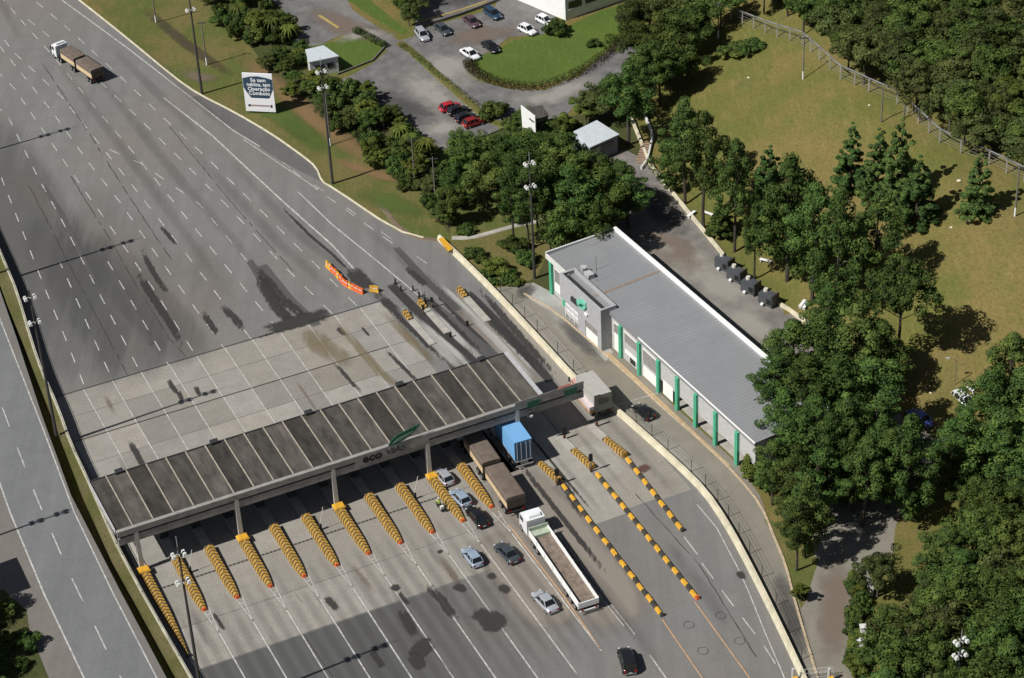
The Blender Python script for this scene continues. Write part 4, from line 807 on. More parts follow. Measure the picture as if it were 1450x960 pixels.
# people
def person(lab, loc, ang, shirt, trousers, pose='stand', hat=None, skin=(.30, .17, .11)):
    """one continuous skinned figure; joints laid out, radii per joint"""
    if pose == 'stand':
        J = {'pel': (0, 0, .95, .14), 'bel': (.02, 0, 1.1, .135), 'che': (.02, 0, 1.32, .16), 'nec': (.02, 0, 1.5, .06), 'hd0': (.04, 0, 1.58, .085), 'hd1': (.05, 0, 1.72, .09)}
        for s, n in ((1, 'l'), (-1, 'r')):
            J.update({n+'hip': (0, s*.1, .88, .1), n+'kne': (.05, s*.12, .48, .065), n+'ank': (-.02, s*.13, .08, .045), n+'toe': (.16, s*.14, .04, .04), n+'sho': (.02, s*.19, 1.42, .07), n+'elb': (-.02, s*.27, 1.14, .045), n+'wri': (.14, s*.26, .92, .032), n+'han': (.2, s*.25, .85, .036)})
    else:
        J = {'pel': (-.2, 0, .86, .15), 'bel': (-.14, 0, 1.02, .14), 'che': (-.04, 0, 1.25, .165), 'nec': (.02, 0, 1.42, .06), 'hd0': (.05, 0, 1.5, .09), 'hd1': (.06, 0, 1.63, .095)}
        for s, n in ((1, 'l'), (-1, 'r')):
            J.update({n+'hip': (-.14, s*.13, .8, .1), n+'kne': (.22, s*.22, .62, .07), n+'ank': (-.02, s*.2, .3, .05), n+'toe': (.16, s*.2, .26, .04), n+'sho': (-.02, s*.2, 1.35, .07), n+'elb': (.2, s*.33, 1.12, .05), n+'wri': (.43, s*.32, 1.04, .034), n+'han': (.5, s*.31, 1.03, .036)})
    E_ = [('pel', 'bel'), ('bel', 'che'), ('che', 'nec'), ('nec', 'hd0'), ('hd0', 'hd1')]+[e for n in 'lr' for e in (('pel', n+'hip'), (n+'hip', n+'kne'), (n+'kne', n+'ank'), (n+'ank', n+'toe'), ('che', n+'sho'), (n+'sho', n+'elb'), (n+'elb', n+'wri'), (n+'wri', n+'han'))]
    # five short fingers per hand
    for n, s in (('l', 1), ('r', -1)):
        h = J[n+'han']
        for i, (dy, ln) in enumerate(((-.03, .06), (-.01, .075), (.01, .07), (.03, .055))): J[n+'f%d' % i] = (h[0]+ln, h[1]+dy, h[2]-.02, .009); E_.append((n+'han', n+'f%d' % i))
        J[n+'th'] = (h[0]+.02, h[1]-s*.055, h[2]-.005, .011); E_.append((n+'han', n+'th'))
    ks = list(J); me = bpy.data.meshes.new('person'); me.from_pydata([J[k][:3] for k in ks], [(ks.index(a), ks.index(b)) for a, b in E_], []); o = bpy.data.objects.new('tmpp', me); col.objects.link(o)
    md = o.modifiers.new('s', 'SKIN'); sv = me.skin_vertices[0].data
    for i, k in enumerate(ks): sv[i].radius = (J[k][3],)*2; sv[i].use_root = (k == 'pel')
    sb = o.modifiers.new('u', 'SUBSURF'); sb.levels = 1; sb.render_levels = 1
    dg = bpy.context.evaluated_depsgraph_get(); dg.update(); m2 = bpy.data.meshes.new_from_object(o.evaluated_get(dg)); bpy.data.objects.remove(o)
    for m in (simple('skin', skin, .6), shirt, trousers, M_['black'], simple('hair', (.02, .015, .012), .8)): m2.materials.append(m)
    def idx(c):
        x, y, z = c
        d = min(ks, key=lambda k: (Vector(J[k][:3])-c).length)
        if d in ('hd0', 'hd1'): return 4 if (z > J['hd1'][2]+.01 or x < J['hd1'][0]-.03) else 0
        if d == 'nec' or d[1:] in ('han', 'wri', 'th') or d[1:2] == 'f': return 0
        if d[1:] in ('toe',) or (d[1:] == 'ank' and z < J[d][2]): return 3
        if d[1:] in ('kne', 'ank', 'hip') or d == 'pel': return 2
        return 1
    for p in m2.polygons: p.material_index = idx(p.center); p.use_smooth = True
    m2.name = 'person'; po = bpy.data.objects.new('person', m2); col.objects.link(po); po.location = loc; po.rotation_euler = (0, 0, ang); tag(po, lab, 'person')
    hd = Vector(J['hd1'][:3]); mb = MB(); mb.box(hd.x+.075, hd.x+.115, -.014, .014, hd.z-.06, hd.z-.02, .5); mb.build('nose', m2.materials[0], po)
    for s in (-1, 1): mb = MB(); mb.box(hd.x+.07, hd.x+.09, s*.035-.012, s*.035+.012, hd.z-.01, hd.z+.008); mb.build('eye', M_['black'], po); mb = MB(); mb.box(hd.x-.02, hd.x+.02, s*.09-.008, s*.09+.008, hd.z-.05, hd.z+.01); mb.build('ear', m2.materials[0], po)
    mb = MB(); mb.box(hd.x+.07, hd.x+.088, -.025, .025, hd.z-.085, hd.z-.075); mb.build('mouth', simple('lips', (.25, .08, .07), .6), po)
    if hat:
        mb = MB(); rings = []
        for i in range(5):
            a = i/4*math.pi/2; rings.append([(hd.x+.125*math.cos(a)*math.cos(t*math.pi/6), .12*math.cos(a)*math.sin(t*math.pi/6), hd.z-.02+.14*math.sin(a)) for t in range(12)])
        mb.loft(rings); mb.build('helmet', hat, po, True)
    return po
hv = simple('lime_jacket', (.36, .50, .08), .7); dk = simple('dark_trousers', (.03, .03, .04), .8)
mp = P(622, 720); mc = thing('motorcycle', 'dark motorcycle with rider in the lane left of the queue of silver cars', 'motorcycle', tuple(mp), LA)
for x in (-.65, .7):
    mb = MB(); mb.tube((x, -.06, .31), (x, .06, .31), .31, n=14); wl = mb.build('wheel', M_['black'], mc); mb = MB(); mb.tube((x, -.065, .31), (x, .065, .31), .17, n=10); mb.build('rim', M_['rim'], wl)
mb = MB(); mb.sidepoly([(-.75, .7), (-.6, .45), (.2, .35), (.45, .75), (.15, .92), (-.2, .78)], -.14, .14); mb.build('frame', M_['dark'], mc)
mb = MB(); mb.sidepoly([(-.85, .78), (-.8, .7), (-.15, .72), (-.1, .82)], -.15, .15); mb.build('saddle', M_['black'], mc)
mb = MB(); mb.tube((.7, 0, .31), (.45, 0, 1.0), .04, n=6); mb.tube((.42, -.36, 1.03), (.42, .36, 1.03), .02, n=6); mb.build('handlebar', M_['rim'], mc)
mb = MB(); mb.box(.5, .62, -.09, .09, .8, .98); mb.build('headlight', M_['lamp'], mc); mb = MB(); mb.box(-1.15, -.8, -.22, .22, .72, 1.1); mb.build('luggage_box', M_['white2'], mc)
person('motorcyclist in a lime green jacket and white helmet riding in the toll lane', mp, LA, hv, dk, 'ride', M_['white'])

# ---------------------------------------------------------------- office building
OA = math.atan2(-.885, .466)
of = thing('office_building', 'long low grey office building with ribbed metal roof and green pilasters beside the service road', 'building', (5.9, 276.8, 0), OA)
# local frame: x along the front (0..51), y towards the road is negative?  rotate: local y = (.885,.466) = inward
WZ = 6.0; DP_ = 10.6; wl_g = simple('grey_render', (.44, .435, .42), .85, var=.12)
mb = MB(); mb.box(.4, 28.9, 0, .25, 0, WZ); mb.box(.4, .65, .25, DP_, 0, WZ); mb.box(.65, 51, DP_-.25, DP_, 0, WZ); mb.box(50.75, 51, 0, DP_-.25, 0, WZ); mb.box(28.9, 50.75, 0, .25, 2.2, WZ); mb.build('wall', wl_g, of)
mb = MB(); mb.box(28.7, 29, .25, DP_-.25, 0, WZ); mb.box(29, 50.7, 4.2, 4.4, 0, 4); mb.build('inner_wall', M_['grey'], of)
mb = MB(); mb.box(.6, 50.7, .3, DP_-.3, 0, .1); mb.build('floor', M_['kerb2'], of)
rf = corrug('ribbed_metal_roof', (.34, .345, .35), .62, .80, 0, .5, .25, .8)
mb = MB(); mb.hexa([(-.1, -.3, WZ), (51.3, -.3, WZ), (51.3, DP_, WZ), (-.1, DP_, WZ)], [(-.1, -.3, WZ+.12), (51.3, -.3, WZ+.12), (51.3, DP_, WZ+.5), (-.1, DP_, WZ+.5)]); mb.build('roof', rf, of)
mb = MB(); mb.box(-.3, 51.5, DP_, DP_+.5, WZ-.3, WZ+.85); mb.build('parapet', M_['white'], of)
mb = MB(); mb.box(-.35, -.1, -.5, DP_+.5, WZ-.4, WZ+.65); mb.box(-.3, 6, -.55, -.3, WZ-.35, WZ+.35); mb.build('cornice', M_['white2'], of)
mb = MB(); mb.box(24, 51.4, -.42, -.3, WZ+.05, WZ+.25); mb.build('gutter', M_['white'], of)
mb = MB(); mb.box(6, 51.2, -.29, -.0, WZ-.5, WZ+.0); mb.build('fascia', M_['grey'], of)
mb = MB(); mb.add([(12.2, -.2, WZ+.145), (12.6, -.2, WZ+.145), (12.6, DP_-.2, WZ+.52), (12.2, DP_-.2, WZ+.52)], [(0, 1, 2, 3)]); mb.build('roof_stain', simple('rusty_streak', (.23, .17, .13), .8), of)
for s in (.6, 4.2, 19.2, 23.9, 28.7, 33.3, 37.7, 42.3, 47.2):
    mb = MB(); mb.box(s-.30, s+.30, -.4, 0.0, 0, WZ-.75 if s > 5 else WZ-.5); mb.box(s-.07, s+.07, -.45, -.4, 0, WZ-.9); mb.build('green_pilaster', M_['green'], of)
wp = simple('white_panel', (.80, .79, .74), .6, var=.04)
for (x0, x1, z0, z1) in ((1.3, 3.5, .9, 2.3), (17.3, 18.7, .3, 3.0), (20.0, 23.2, 1.3, 1.9), (24.7, 28.0, .3, 1.9), (29.6, 32.0, .3, 2.5)):
    mb = MB(); mb.box(x0, x1, -.06, .0, z0, z1); mb.build('white_panel', wp, of)
for (x0, x1) in ((1.3, 3.5), (17.3, 18.7), (20.0, 23.2), (24.7, 28.0)):
    mb = MB(); mb.box(x0, x1, -.05, 0, 2.4 if x0 < 17 or x0 > 24 else 3.1, 4.6); f_ = mb.build('window', simple('reflecting_grey_glass', (.26, .25, .235), .25, spec=.6), of)
    mb = MB(); mb.box(x0-.05, x1+.05, -.09, -.05, 4.6, 4.8); mb.box(x0-.05, x0, -.08, -.05, 2.4, 4.6); mb.box(x1, x1+.05, -.08, -.05, 2.4, 4.6); mb.build('frame', wp, f_)
mb = MB(); mb.box(21.3, 22.6, -.05, 0, .35, 1.2); mb.build('low_window', M_['glass'], of)
# entrance portico
mb = MB(); mb.box(5.6, 16.6, -1.7, -1.35, 2.9, 6.75); mb.box(5.6, 8.6, -1.7, -1.35, 0, 2.9) if False else None
mb.box(10.4, 12.4, -1.7, -1.35, 0, 2.9); mb.box(15.6, 16.6, -1.7, -1.35, 0, 2.9); mb.box(16.25, 16.6, -1.35, .8, 0, 6.75); mb.box(5.6, 5.95, -1.35, .8, 4.8, 6.75); mb.box(5.95, 16.25, .5, .8, 6.2, 6.75)
pr = mb.build('portico', simple('blue_grey_render', (.36, .36, .365), .85, var=.1), of)
mb = MB(); mb.box(5.95, 16.25, -1.35, .5, 6.0, 6.1); mb.build('portico_roof', M_['dark'], of)
mb = MB(); mb.box(12.4, 15.6, -1.62, -1.4, 0, 1.7); mb.build('white_panel', wp, of)
mb = MB(); mb.box(12.4, 15.6, -1.6, -1.42, 1.72, 4.3); mb.build('window', simple('warm_grey_glass', (.27, .25, .23), .25, spec=.6), of)
mb = MB(); mb.box(6.4, 10.2, -1.34, -1.2, .4, 4.6); mb.build('entrance_glazing', simple('pale_glazing', (.52, .52, .52), .3, spec=.6), of)
mb = MB()
for x in (6.5, 7.7, 8.9, 10.1): mb.box(x-.06, x+.06, -1.42, -1.34, 0, 2.2)
mb.box(6.5, 10.1, -1.42, -1.36, 2.1, 2.2); mb.box(6.5, 10.1, -1.42, -1.36, 1.2, 1.28); mb.build('glazing_frame', M_['white'], of)
mb = MB(); mb.box(9.0, 10.6, -2.0, -1.7, 4.2, 4.9); mb.build('sign_box', M_['dark'], of)
mb = MB(); mb.sidepoly([(10.3+x*.9, 4.5+z*.9) for x, z in [(0, .3), (.6, 1.1), (1.6, 1.6), (2.8, 1.5), (3.0, .8), (2.4, .1), (1.4, -.2), (.5, -.1)]], -1.95, -1.72); lg = mb.build('leaf_emblem', simple('mint_paint', (.16, .50, .36), .5), of)
mb = MB(); mb.sidepoly([(11.0+x*.8, 4.55+z*.8) for x, z in [(0, 0), (.7, .8), (1.9, 1.1), (1.2, .3)]], -1.99, -1.95); mb.build('leaf_vein', M_['dgreen'], lg)
mb = MB(); mb.box(12.5, 13.2, -1.95, -1.72, 3.9, 4.2); mb.build('entrance_lamp', M_['white'], of)
mb = MB(); mb.tube((7, 3.4, 6.3), (7, 3.4, 8.6), .03, n=5); mb.tube((9.5, 2.0, 6.3), (9.5, 2.0, 8.4), .03, n=5); mb.build('aerial', M_['dark'], of)
mb = MB(); mb.box(7.3, 8.6, 1.2, 2.2, 6.15, 6.9); mb.tube((6.6, 1.6, 6.2), (6.6, 1.6, 7.2), .35, .5, 8); mb.build('roof_unit', M_['lgrey'], of)
mb = MB(); mb.box(-.3, .1, 8.6, 10.4, WZ+.6, WZ+.9); mb.build('roof_corner_box', M_['dark'], of)
# curb-side details
mb = MB(); mb.box(17.2, 47, -1.5, -.95, 0, .06); mb.build('paved_strip', simple('ochre_paving', (.42, .30, .17), .9, var=.2), of)

def hut(name, lab, cat, pxs, z1, wallm, roofm, over=.25, rz=.18):
    c = [P(*q, z1) for q in pxs]; ctr = sum(c, Vector())/4; t = thing(name, lab, cat, (ctr.x, ctr.y, 0)); l = [Vector((q.x-ctr.x, q.y-ctr.y, 0)) for q in c]
    mb = MB(); k = .93; mb.hexa([(q.x*k, q.y*k, 0) for q in l], [(q.x*k, q.y*k, z1-rz) for q in l]); mb.build('wall', wallm, t)
    mb = MB(); mb.hexa([(q.x, q.y, z1-rz) for q in l], [(q.x, q.y, z1) for q in l]); mb.build('roof', roofm, t); return t, l
def face_box(mb, a, b, t0, t1, z0, z1, off=.06):
    d = (b-a); n = Vector((d.y, -d.x, 0)).normalized(); p = a+d*t0; q = a+d*t1
    mb.hexa([(p.x, p.y, z0), (q.x, q.y, z0), (q.x+n.x*off, q.y+n.y*off, z0), (p.x+n.x*off, p.y+n.y*off, z0)], [(p.x, p.y, z1), (q.x, q.y, z1), (q.x+n.x*off, q.y+n.y*off, z1), (p.x+n.x*off, p.y+n.y*off, z1)])
pr_ = simple('pale_sheet_roof', (.50, .54, .56), .55, var=.1)
t, l = hut('shed', 'small white shed with pale grey roof in the hedge by the little fenced lawn', 'shed', [(437, 88), (480, 79), (458, 64), (432, 70)], 3.0, M_['white2'], pr_)
mb = MB(); face_box(mb, l[0]*.93, l[1]*.93, .2, .5, 0, 2.0); mb.build('door', M_['dark'], t); mb = MB(); face_box(mb, l[0]*.93, l[1]*.93, .6, .85, 1.1, 2.0); mb.build('window', M_['glass'], t)
dk_w = simple('blue_grey_wall', (.16, .17, .20), .8)
t, l = hut('guard_house', 'flat roofed hut with blue grey walls at the top of the rear yard', 'building', [(835, 209), (877, 190), (845, 170), (812, 186)], 3.2, dk_w, pr_)
mb = MB(); face_box(mb, l[0]*.93, l[1]*.93, .25, .85, 1.5, 2.5); f_ = mb.build('window', M_['glass'], t); mb = MB(); face_box(mb, l[0]*.93, l[1]*.93, .2, .35, 1.4, 2.6, .15); mb.build('frame', M_['lgrey'], f_)
t, l = hut('annex', 'lower flat annex with pale roof attached left of the blue grey hut', 'building', [(813, 213), (842, 203), (826, 186), (806, 192)], 2.9, dk_w, pr_)
mb = MB(); face_box(mb, l[0]*.93, l[1]*.93, .3, .6, .2, 2.1); mb.build('door', M_['dark'], t)
t, l = hut('kiosk', 'small dark roofed kiosk behind the white signboard', 'kiosk', [(757, 170), (777, 163), (768, 148), (744, 154)], 3.2, M_['grey'], M_['roofdark'])
mb = MB(); face_box(mb, l[0]*.93, l[1]*.93, .2, .8, 1.1, 2.3); mb.build('window', M_['glass'], t)
# white building at the top
tb = thing('white_building', 'white building with a strip of windows at the top edge behind the round lawn', 'building', tuple(P(801, 29)))
b0 = P(801, 29); e1 = P(761, 12)-b0; e2 = (P(896, -4)-b0)*1.6; q = [Vector((0, 0, 0)), e2, e2+e1*2.6, e1*2.6]
mb = MB(); mb.prism([(a.x, a.y) for a in q], 0, 5.2); mb.build('wall', M_['white'], tb); mb = MB(); mb.prism([(a.x*1.01-.1, a.y*1.01-.1) for a in q], 5.2, 5.45); mb.build('roof', pr_, tb)
for i in range(6):
    t0 = .03+i*.155; mb = MB(); face_box(mb, q[0], q[1], t0, t0+.12, 1.9, 3.2); f_ = mb.build('window', M_['glass'], tb); mb = MB(); face_box(mb, q[0], q[1], t0, t0+.12, 1.7, 1.88, .14); mb.build('sill', M_['white2'], f_)

# ---------------------------------------------------------------- billboards
bl = P(349, 160); br = P(391, 162); d = br-bl; Wd = d.length; bang = math.atan2(d.y, d.x)
bb = thing('billboard', 'white billboard with a dark blue shield and white writing beside the road', 'billboard', tuple(bl), bang); S_ = Wd/5.2
Hb = 7.3; mb = MB(); mb.box(0, Wd, 0, .25, .4, Hb); pn_ = mb.build('panel', simple('billboard_white', (.80, .80, .82), .5, var=.02), bb)
bx_ = [(0, .87), (.25, .92), (.5, .935), (.8, .90), (1, .86), (1, .60), (.90, .45), (.84, .36), (.22, .36), (.12, .47), (0, .63)]
mb = MB(); mb.sidepoly([(x*Wd*.98+.01*Wd, .4+z*(Hb-.4)) for x, z in bx_][::-1], -.02, 0.0); mb.build('shield', simple('slate_blue', (.028, .06, .10), .5, var=.08), pn_)
wt = simple('white_letters', (.78, .79, .8), .5, var=0)
for i, (s, z) in enumerate((('Se tem', 5.85), ('neblina, tem', 5.05), ('Operação', 4.25), ('Comboio', 3.45))):
    o = text_mesh(s, .92, wt, 'lettering', pn_, Matrix.Translation((0, -.035, z))@UP, .01, .018); xs_ = [v.co.x for v in o.data.vertices]; k = min(1, Wd*.78/(max(xs_)-min(xs_))); cx_ = (max(xs_)+min(xs_))/2*k
    o.data.transform(Matrix.Translation((Wd*.52-cx_, 0, 0))@Matrix.Diagonal((k, 1, 1, 1)))
mb = MB()
for i in range(11): mb.box(Wd*(.18+.058*i), Wd*(.18+.058*i+.042), -.02, 0, 1.35, 1.62)
mb.build('small_print', simple('dull_red_print', (.25, .10, .12), .6), pn_)
mb = MB(); mb.box(Wd*.10, Wd*.17, -.02, 0, 1.25, 1.7); mb.box(Wd*.84, Wd*.91, -.02, 0, 1.2, 1.7); mb.build('small_mark', M_['dark'], pn_)
for x in (.15, .5, .85): mb = MB(); mb.box(Wd*x-.12, Wd*x+.12, .27, .5, 0, Hb-.3); mb.build('post', M_['cpole'], bb)
sb = thing('signboard', 'narrow white signboard on a post standing among the shrubs in front of the kiosk', 'sign', tuple(P(750, 205))); a = P(741, 180)-P(750, 205); 
mb = MB(); dv = Vector((1.15, -1.0, 0)); mb.hexa([(-1.0, 1.2, 2.2), (1.0, -1.0, 1.2), (1.1, -.9, 1.2), (-.9, 1.3, 2.2)], [(-1.1, 1.3, 6.4), (1.0, -1.0, 5.6), (1.1, -.9, 5.6), (-1.0, 1.4, 6.4)]); pn2 = mb.build('panel', M_['white'], sb)
mb = MB(); mb.hexa([(.1, -.06, 4.6), (.8, -.84, 4.3), (.81, -.85, 4.3), (.11, -.07, 4.6)], [(.1, -.06, 4.9), (.8, -.84, 4.6), (.81, -.85, 4.6), (.11, -.07, 4.9)]); mb.build('small_mark', M_['dark'], pn2)
for x, y in ((-.6, .9), (.7, -.6)): mb = MB(); mb.tube((x, y+.1, 0), (x, y+.1, 5.2), .08, n=6); mb.build('post', M_['lgrey'], sb)
# offscreen billboard left of the frame whose shadow lies on the shoulder
c0 = P(32, 811, ZL)+Vector((-7.7, -4.0, 0)); ob = thing('roadside_billboard', 'large dark-backed billboard at the left roadside casting a square shadow on the shoulder', 'billboard', (c0.x, c0.y, ZL), R_(113.8))
mb = MB(); mb.box(-3.2, 3.2, -.15, .15, 4.2, 9.4); mb.build('panel', M_['grey'], ob)
for x in (-2.6, 2.4): mb = MB(); mb.box(x-.15, x+.15, .16, .5, 0, 9.2); mb.build('post', M_['dark'], ob)

# ---------------------------------------------------------------- poles and masts
def mast(px, h, lab, ring=(0.955, .79), z=0, nm='light_mast', arm=.6, rot=0.4):
    p = P(*px, z); t = thing(nm, lab, 'light mast', tuple(p), rot, 'tall floodlight masts')
    mb = MB(); mb.tube((0, 0, 0), (0, 0, h), .24, .1, 8); mb.build('pole', M_['pole'], t)
    mb = MB(); mb.tube((0, 0, h), (0, 0, h+1.4), .035, n=5); mb.build('lightning_rod', M_['lgrey'], t)
    for r in ring:
        zz = h*r; mb = MB(); mb.tube((-arm, 0, zz), (arm, 0, zz), .06, n=5); mb.tube((0, -arm*.7, zz), (0, arm*.7, zz), .06, n=5); cr = mb.build('crossarm', M_['lgrey'], t)
        for x, y in ((-arm, .26), (-arm, -.26), (arm, .26), (arm, -.26)):
            mb = MB(); mb.box(x-.22, x+.22, y-.2, y+.2, zz-.24, zz+.12, .65); mb.build('floodlight', M_['white2'], cr)
    return t
mast((288, 1001), 23.5, 'tallest floodlight mast rising across the front of the toll islands at the bottom left', z=ZL)
mast((80, 616), 22.8, 'floodlight mast on the median left of the canopy, its shadow across the concrete slabs', z=ZL)
mast((-8, 388), 21.5, 'floodlight mast beyond the left edge whose shadow crosses the upper lanes', z=ZL)
mast((-85, 222), 21.5, 'farthest floodlight mast beyond the left edge', z=ZL)
mast((-120, 800), 21.5, 'floodlight mast on the far side of the left carriageway', z=ZL)
mast((471, 260), 20.5, 'floodlight mast on the grass verge right of the billboard', (.95, .82)); mast((286, 133), 19.5, 'floodlight mast by the road above the billboard'); mast((757, 394), 19.5, 'floodlight mast beside the corner of the office building', (.98, .79)); mast((1352, 1010), 11, 'floodlight mast in the wood at the bottom right', (.98, .8))
def lpole(px, h, lab, hillp=False, arm=True, white=True, rot=0.):
    p = PH(*px) if hillp else P(*px); t = thing('utility_pole', lab, 'pole', tuple(p), rot, 'concrete utility poles')
    mb = MB(); mb.tube((0, 0, 1.4 if white else 0), (0, 0, h), .13, .09, 6); mb.build('shaft', M_['cpole'], t)
    if white: mb = MB(); mb.tube((0, 0, 0), (0, 0, 1.4), .15, .135, 6); mb.build('white_base', M_['white'], t)
    if arm: mb = MB(); mb.box(-.75, .75, -.06, .06, h-.4, h-.25); mb.build('crossarm', M_['pole'], t)
for px, h, lab, hp in [((293, 92), 8.2, 'utility pole with white base beside the floodlight mast above the billboard', 0), ((221, 32), 8.2, 'utility pole with white base on the verge at the top left', 0), ((468, 206), 9.5, 'utility pole with white base behind the floodlight mast on the verge', 0), ((588, 265), 8.6, 'utility pole with white base at the edge of the dark shrubs', 0),
    ((617, 287), 8.0, 'utility pole with white foot nearest the yellow barrier end', 0), ((1137, 112), 7.4, 'utility pole with white base on the open grassy slope near the fence', 1), ((1437, 306), 8, 'utility pole with white base at the right edge of the slope', 1), ((1017, 54), 6.5, 'utility pole with white base in front of the forest at the top', 1)]: lpole(px, h, lab, hp)
for px, h, lab, hp in [((1248, 172), 5.2, 'thin dark pole with lamp near the pine group on the slope', 1), ((1280, 167), 5.0, 'thin dark pole right of the pine group', 1), ((1098, 548), 7.0, 'thin dark pole beside the right end of the office roof', 0), ((889, 205), 5.4, 'thin dark pole beside the blue grey hut', 0), ((772, 187), 4.0, 'thin pale pole beside the white signboard', 0)]: lpole(px, h, lab, hp, False, False)
lp = PH(1352, 545); t = thing('street_lamp', 'curved street lamp at the foot of the slope near the white vans', 'street lamp', tuple(lp)); mb = MB(); pr0 = Vector((0, 0, 0))
for a, b in (((0, 0, 0), (0, 0, 3.6)), ((0, 0, 3.6), (-.3, 0, 4.2)), ((-.3, 0, 4.2), (-1.0, 0, 4.4))): mb.tube(a, b, .05, n=6)
mb.build('pole', M_['cpole'], t); mb = MB(); mb.box(-1.4, -.95, -.12, .12, 4.32, 4.45); mb.build('lamp_head', M_['lgrey'], t)
# overhead wires along the verge? the photo shows one thin cable over the drive
# ---------------------------------------------------------------- grey skips along the rear yard
for i, px in enumerate([(1026, 380), (1043, 396), (1063, 413), (1088, 430)]):
    t = thing('cooling_unit', 'dark grey unit with pale cap, %s in the yard wall row' % ['uppermost', 'second from the top', 'third from the top', 'lowest'][i], 'equipment', tuple(P(*px)), R_(-44), 'grey units along the yard wall')
    mb = MB(); mb.box(-1.25, 1.0, -.75, .75, .15, 1.75); mb.build('cabinet', simple('dark_grey_metal', (.065, .07, .078), .6), t)
    mb = MB(); mb.tube((-.7, .3, 1.75), (-.7, .3, 2.15), .36, .3, 10); mb.build('cap', simple('pale_cap', (.55, .52, .44), .7), t)
    mb = MB(); mb.box(.2, .9, -.79, -.75, .5, 1.3); mb.build('vent_grille', M_['black'], t)
    mb = MB(); mb.tube((-.5, -1.0, .3), (-.1, -1.0, .3), .26, n=10); mb.build('white_drum', M_['white2'], t)
    mb = MB(); mb.box(1.05, 1.25, -.8, .8, 0, 2.0); mb.build('end_panel', M_['dark'], t)
def bench(px, ang, lab, hp=True):
    t = thing('bench', lab, 'bench', tuple(PH(*px)), ang, 'white garden benches')
    mb = MB(); mb.box(-.9, .9, -.22, .22, .42, .5); mb.build('seat', M_['white'], t)
    for x in (-.7, .7): mb = MB(); mb.box(x-.06, x+.06, -.18, .18, 0, .42); mb.build('leg', M_['white2'], t)
for px, a, lab in [((979, 306), 50, 'white bench by the yard wall under the first pines'), ((1002, 305), -40, 'white bench behind the pine trunk'), ((1136, 433), 60, 'white bench left of a pair near the end of the yard wall'), ((1141, 435), 60, 'white bench right of a pair near the end of the yard wall'), ((1084, 372), -30, 'white bench among the pines above the grey units')]: bench(px, R_(a), lab)
for px in [(1201, 285), (1347, 322), (1371, 313), (1231, 149), (1060, 110), (1318, 556), (1358, 256)]:
    p = PH(*px); t = MB(); rr = rnd.uniform(.18, .34); rings = []
    for i in range(4): 
        a = i/3*math.pi/2; rings.append([(rr*math.cos(a)*math.cos(k*math.pi/4)*(1+.15*math.sin(k*2)), rr*math.cos(a)*math.sin(k*math.pi/4), rr*.7*math.sin(a)) for k in range(8)])
    t.loft(rings); o = t.build('boulder', M_['kerb']); o.location = p; tag(o, 'small pale boulder lying on the grassy slope', 'boulder', 'pale boulders on the slope')
# yellow blocks at the gate
for px, lab in [((1182, 975), 'big yellow concrete block at the gate right of the drain'), ((1131, 975), 'yellow topped block at the lower end of the cream barrier')]:
    t = thing('gate_block', lab, 'barrier', tuple(P(*px)), R_(112)); mb = MB(); mb.hexa([(-1.6, -.6, 0), (1.3, -.6, 0), (1.3, .6, 0), (-1.6, .6, 0)], [(-1.6, -.3, 1.0), (1.1, -.3, .9), (1.1, .3, .9), (-1.6, .3, 1.0)]); mb.build('block', simple('bright_yellow', (.75, .42, .03), .6), t); mb = MB(); mb.tube((1.35, 0, 0), (1.35, 0, 1.9), .2, n=8); mb.build('post', M_['lgrey'], t)
gt = thing('mesh_gate', 'low pale mesh gate across the drive at the bottom edge', 'gate', tuple(P(1134, 962))); e = P(1180, 958)-P(1134, 962); mb = MB()
for i in range(9): q = e*(i/8); mb.tube((q.x, q.y, 0), (q.x, q.y, 1.5), .03, n=4)
for z in (.2, .85, 1.5): mb.tube((0, 0, z), (e.x, e.y, z), .03, n=4)
mb.build('bars', M_['lgrey'], gt)

# ---------------------------------------------------------------- vegetation
def leaves(cen, rad, n_per, size, rng, up=.5, flat=.75):
    C = np.repeat(cen, n_per, 0); Rr = np.repeat(rad, n_per)[:, None]; n = len(C)
    d = rng.normal(size=(n, 3)); d /= np.linalg.norm(d, axis=1)[:, None]; r = rng.uniform(.45, 1, (n, 1))**.5
    off = d*r*Rr; off[:, 2] *= flat; pos = C+off
    nrm = d*1.25+rng.normal(size=(n, 3))*.34; nrm[:, 2] += up*.7; nrm /= np.linalg.norm(nrm, axis=1)[:, None]
    a = np.cross(nrm, rng.normal(size=(n, 3))); a /= np.linalg.norm(a, axis=1)[:, None]; b = np.cross(nrm, a)
    s = size*rng.uniform(.6, 1.35, (n, 1)); a = a*s*.5; b = b*s*.38
    v = np.stack([pos-a-b*.4, pos-b, pos+a+b*.3, pos+b], 1).reshape(-1, 3)
    return v, np.arange(n*4).reshape(-1, 4)
def trunk_mesh(H, r, lean, tops, mat, rng):
    mb = MB(); p = Vector((0, 0, -.6)); k = 5; pts = [p]
    for i in range(1, k+1): pts.append(Vector((lean[0]*(i/k)**2+rng.normal()*.05, lean[1]*(i/k)**2+rng.normal()*.05, H*i/k)))
    for i in range(k): mb.tube(pts[i], pts[i+1], r*(1-.75*i/k), r*(1-.75*(i+1)/k), 7)
    for t in tops:
        t = Vector(t); h = min(max(t.z*.72, H*.2), H*.97); f = h/H; b = Vector((lean[0]*f*f, lean[1]*f*f, h)); mb.tube(b, t, r*.32*(1-.4*f), r*.06, 5)
    return mb.mesh('trunk', mat)
TREES = {}
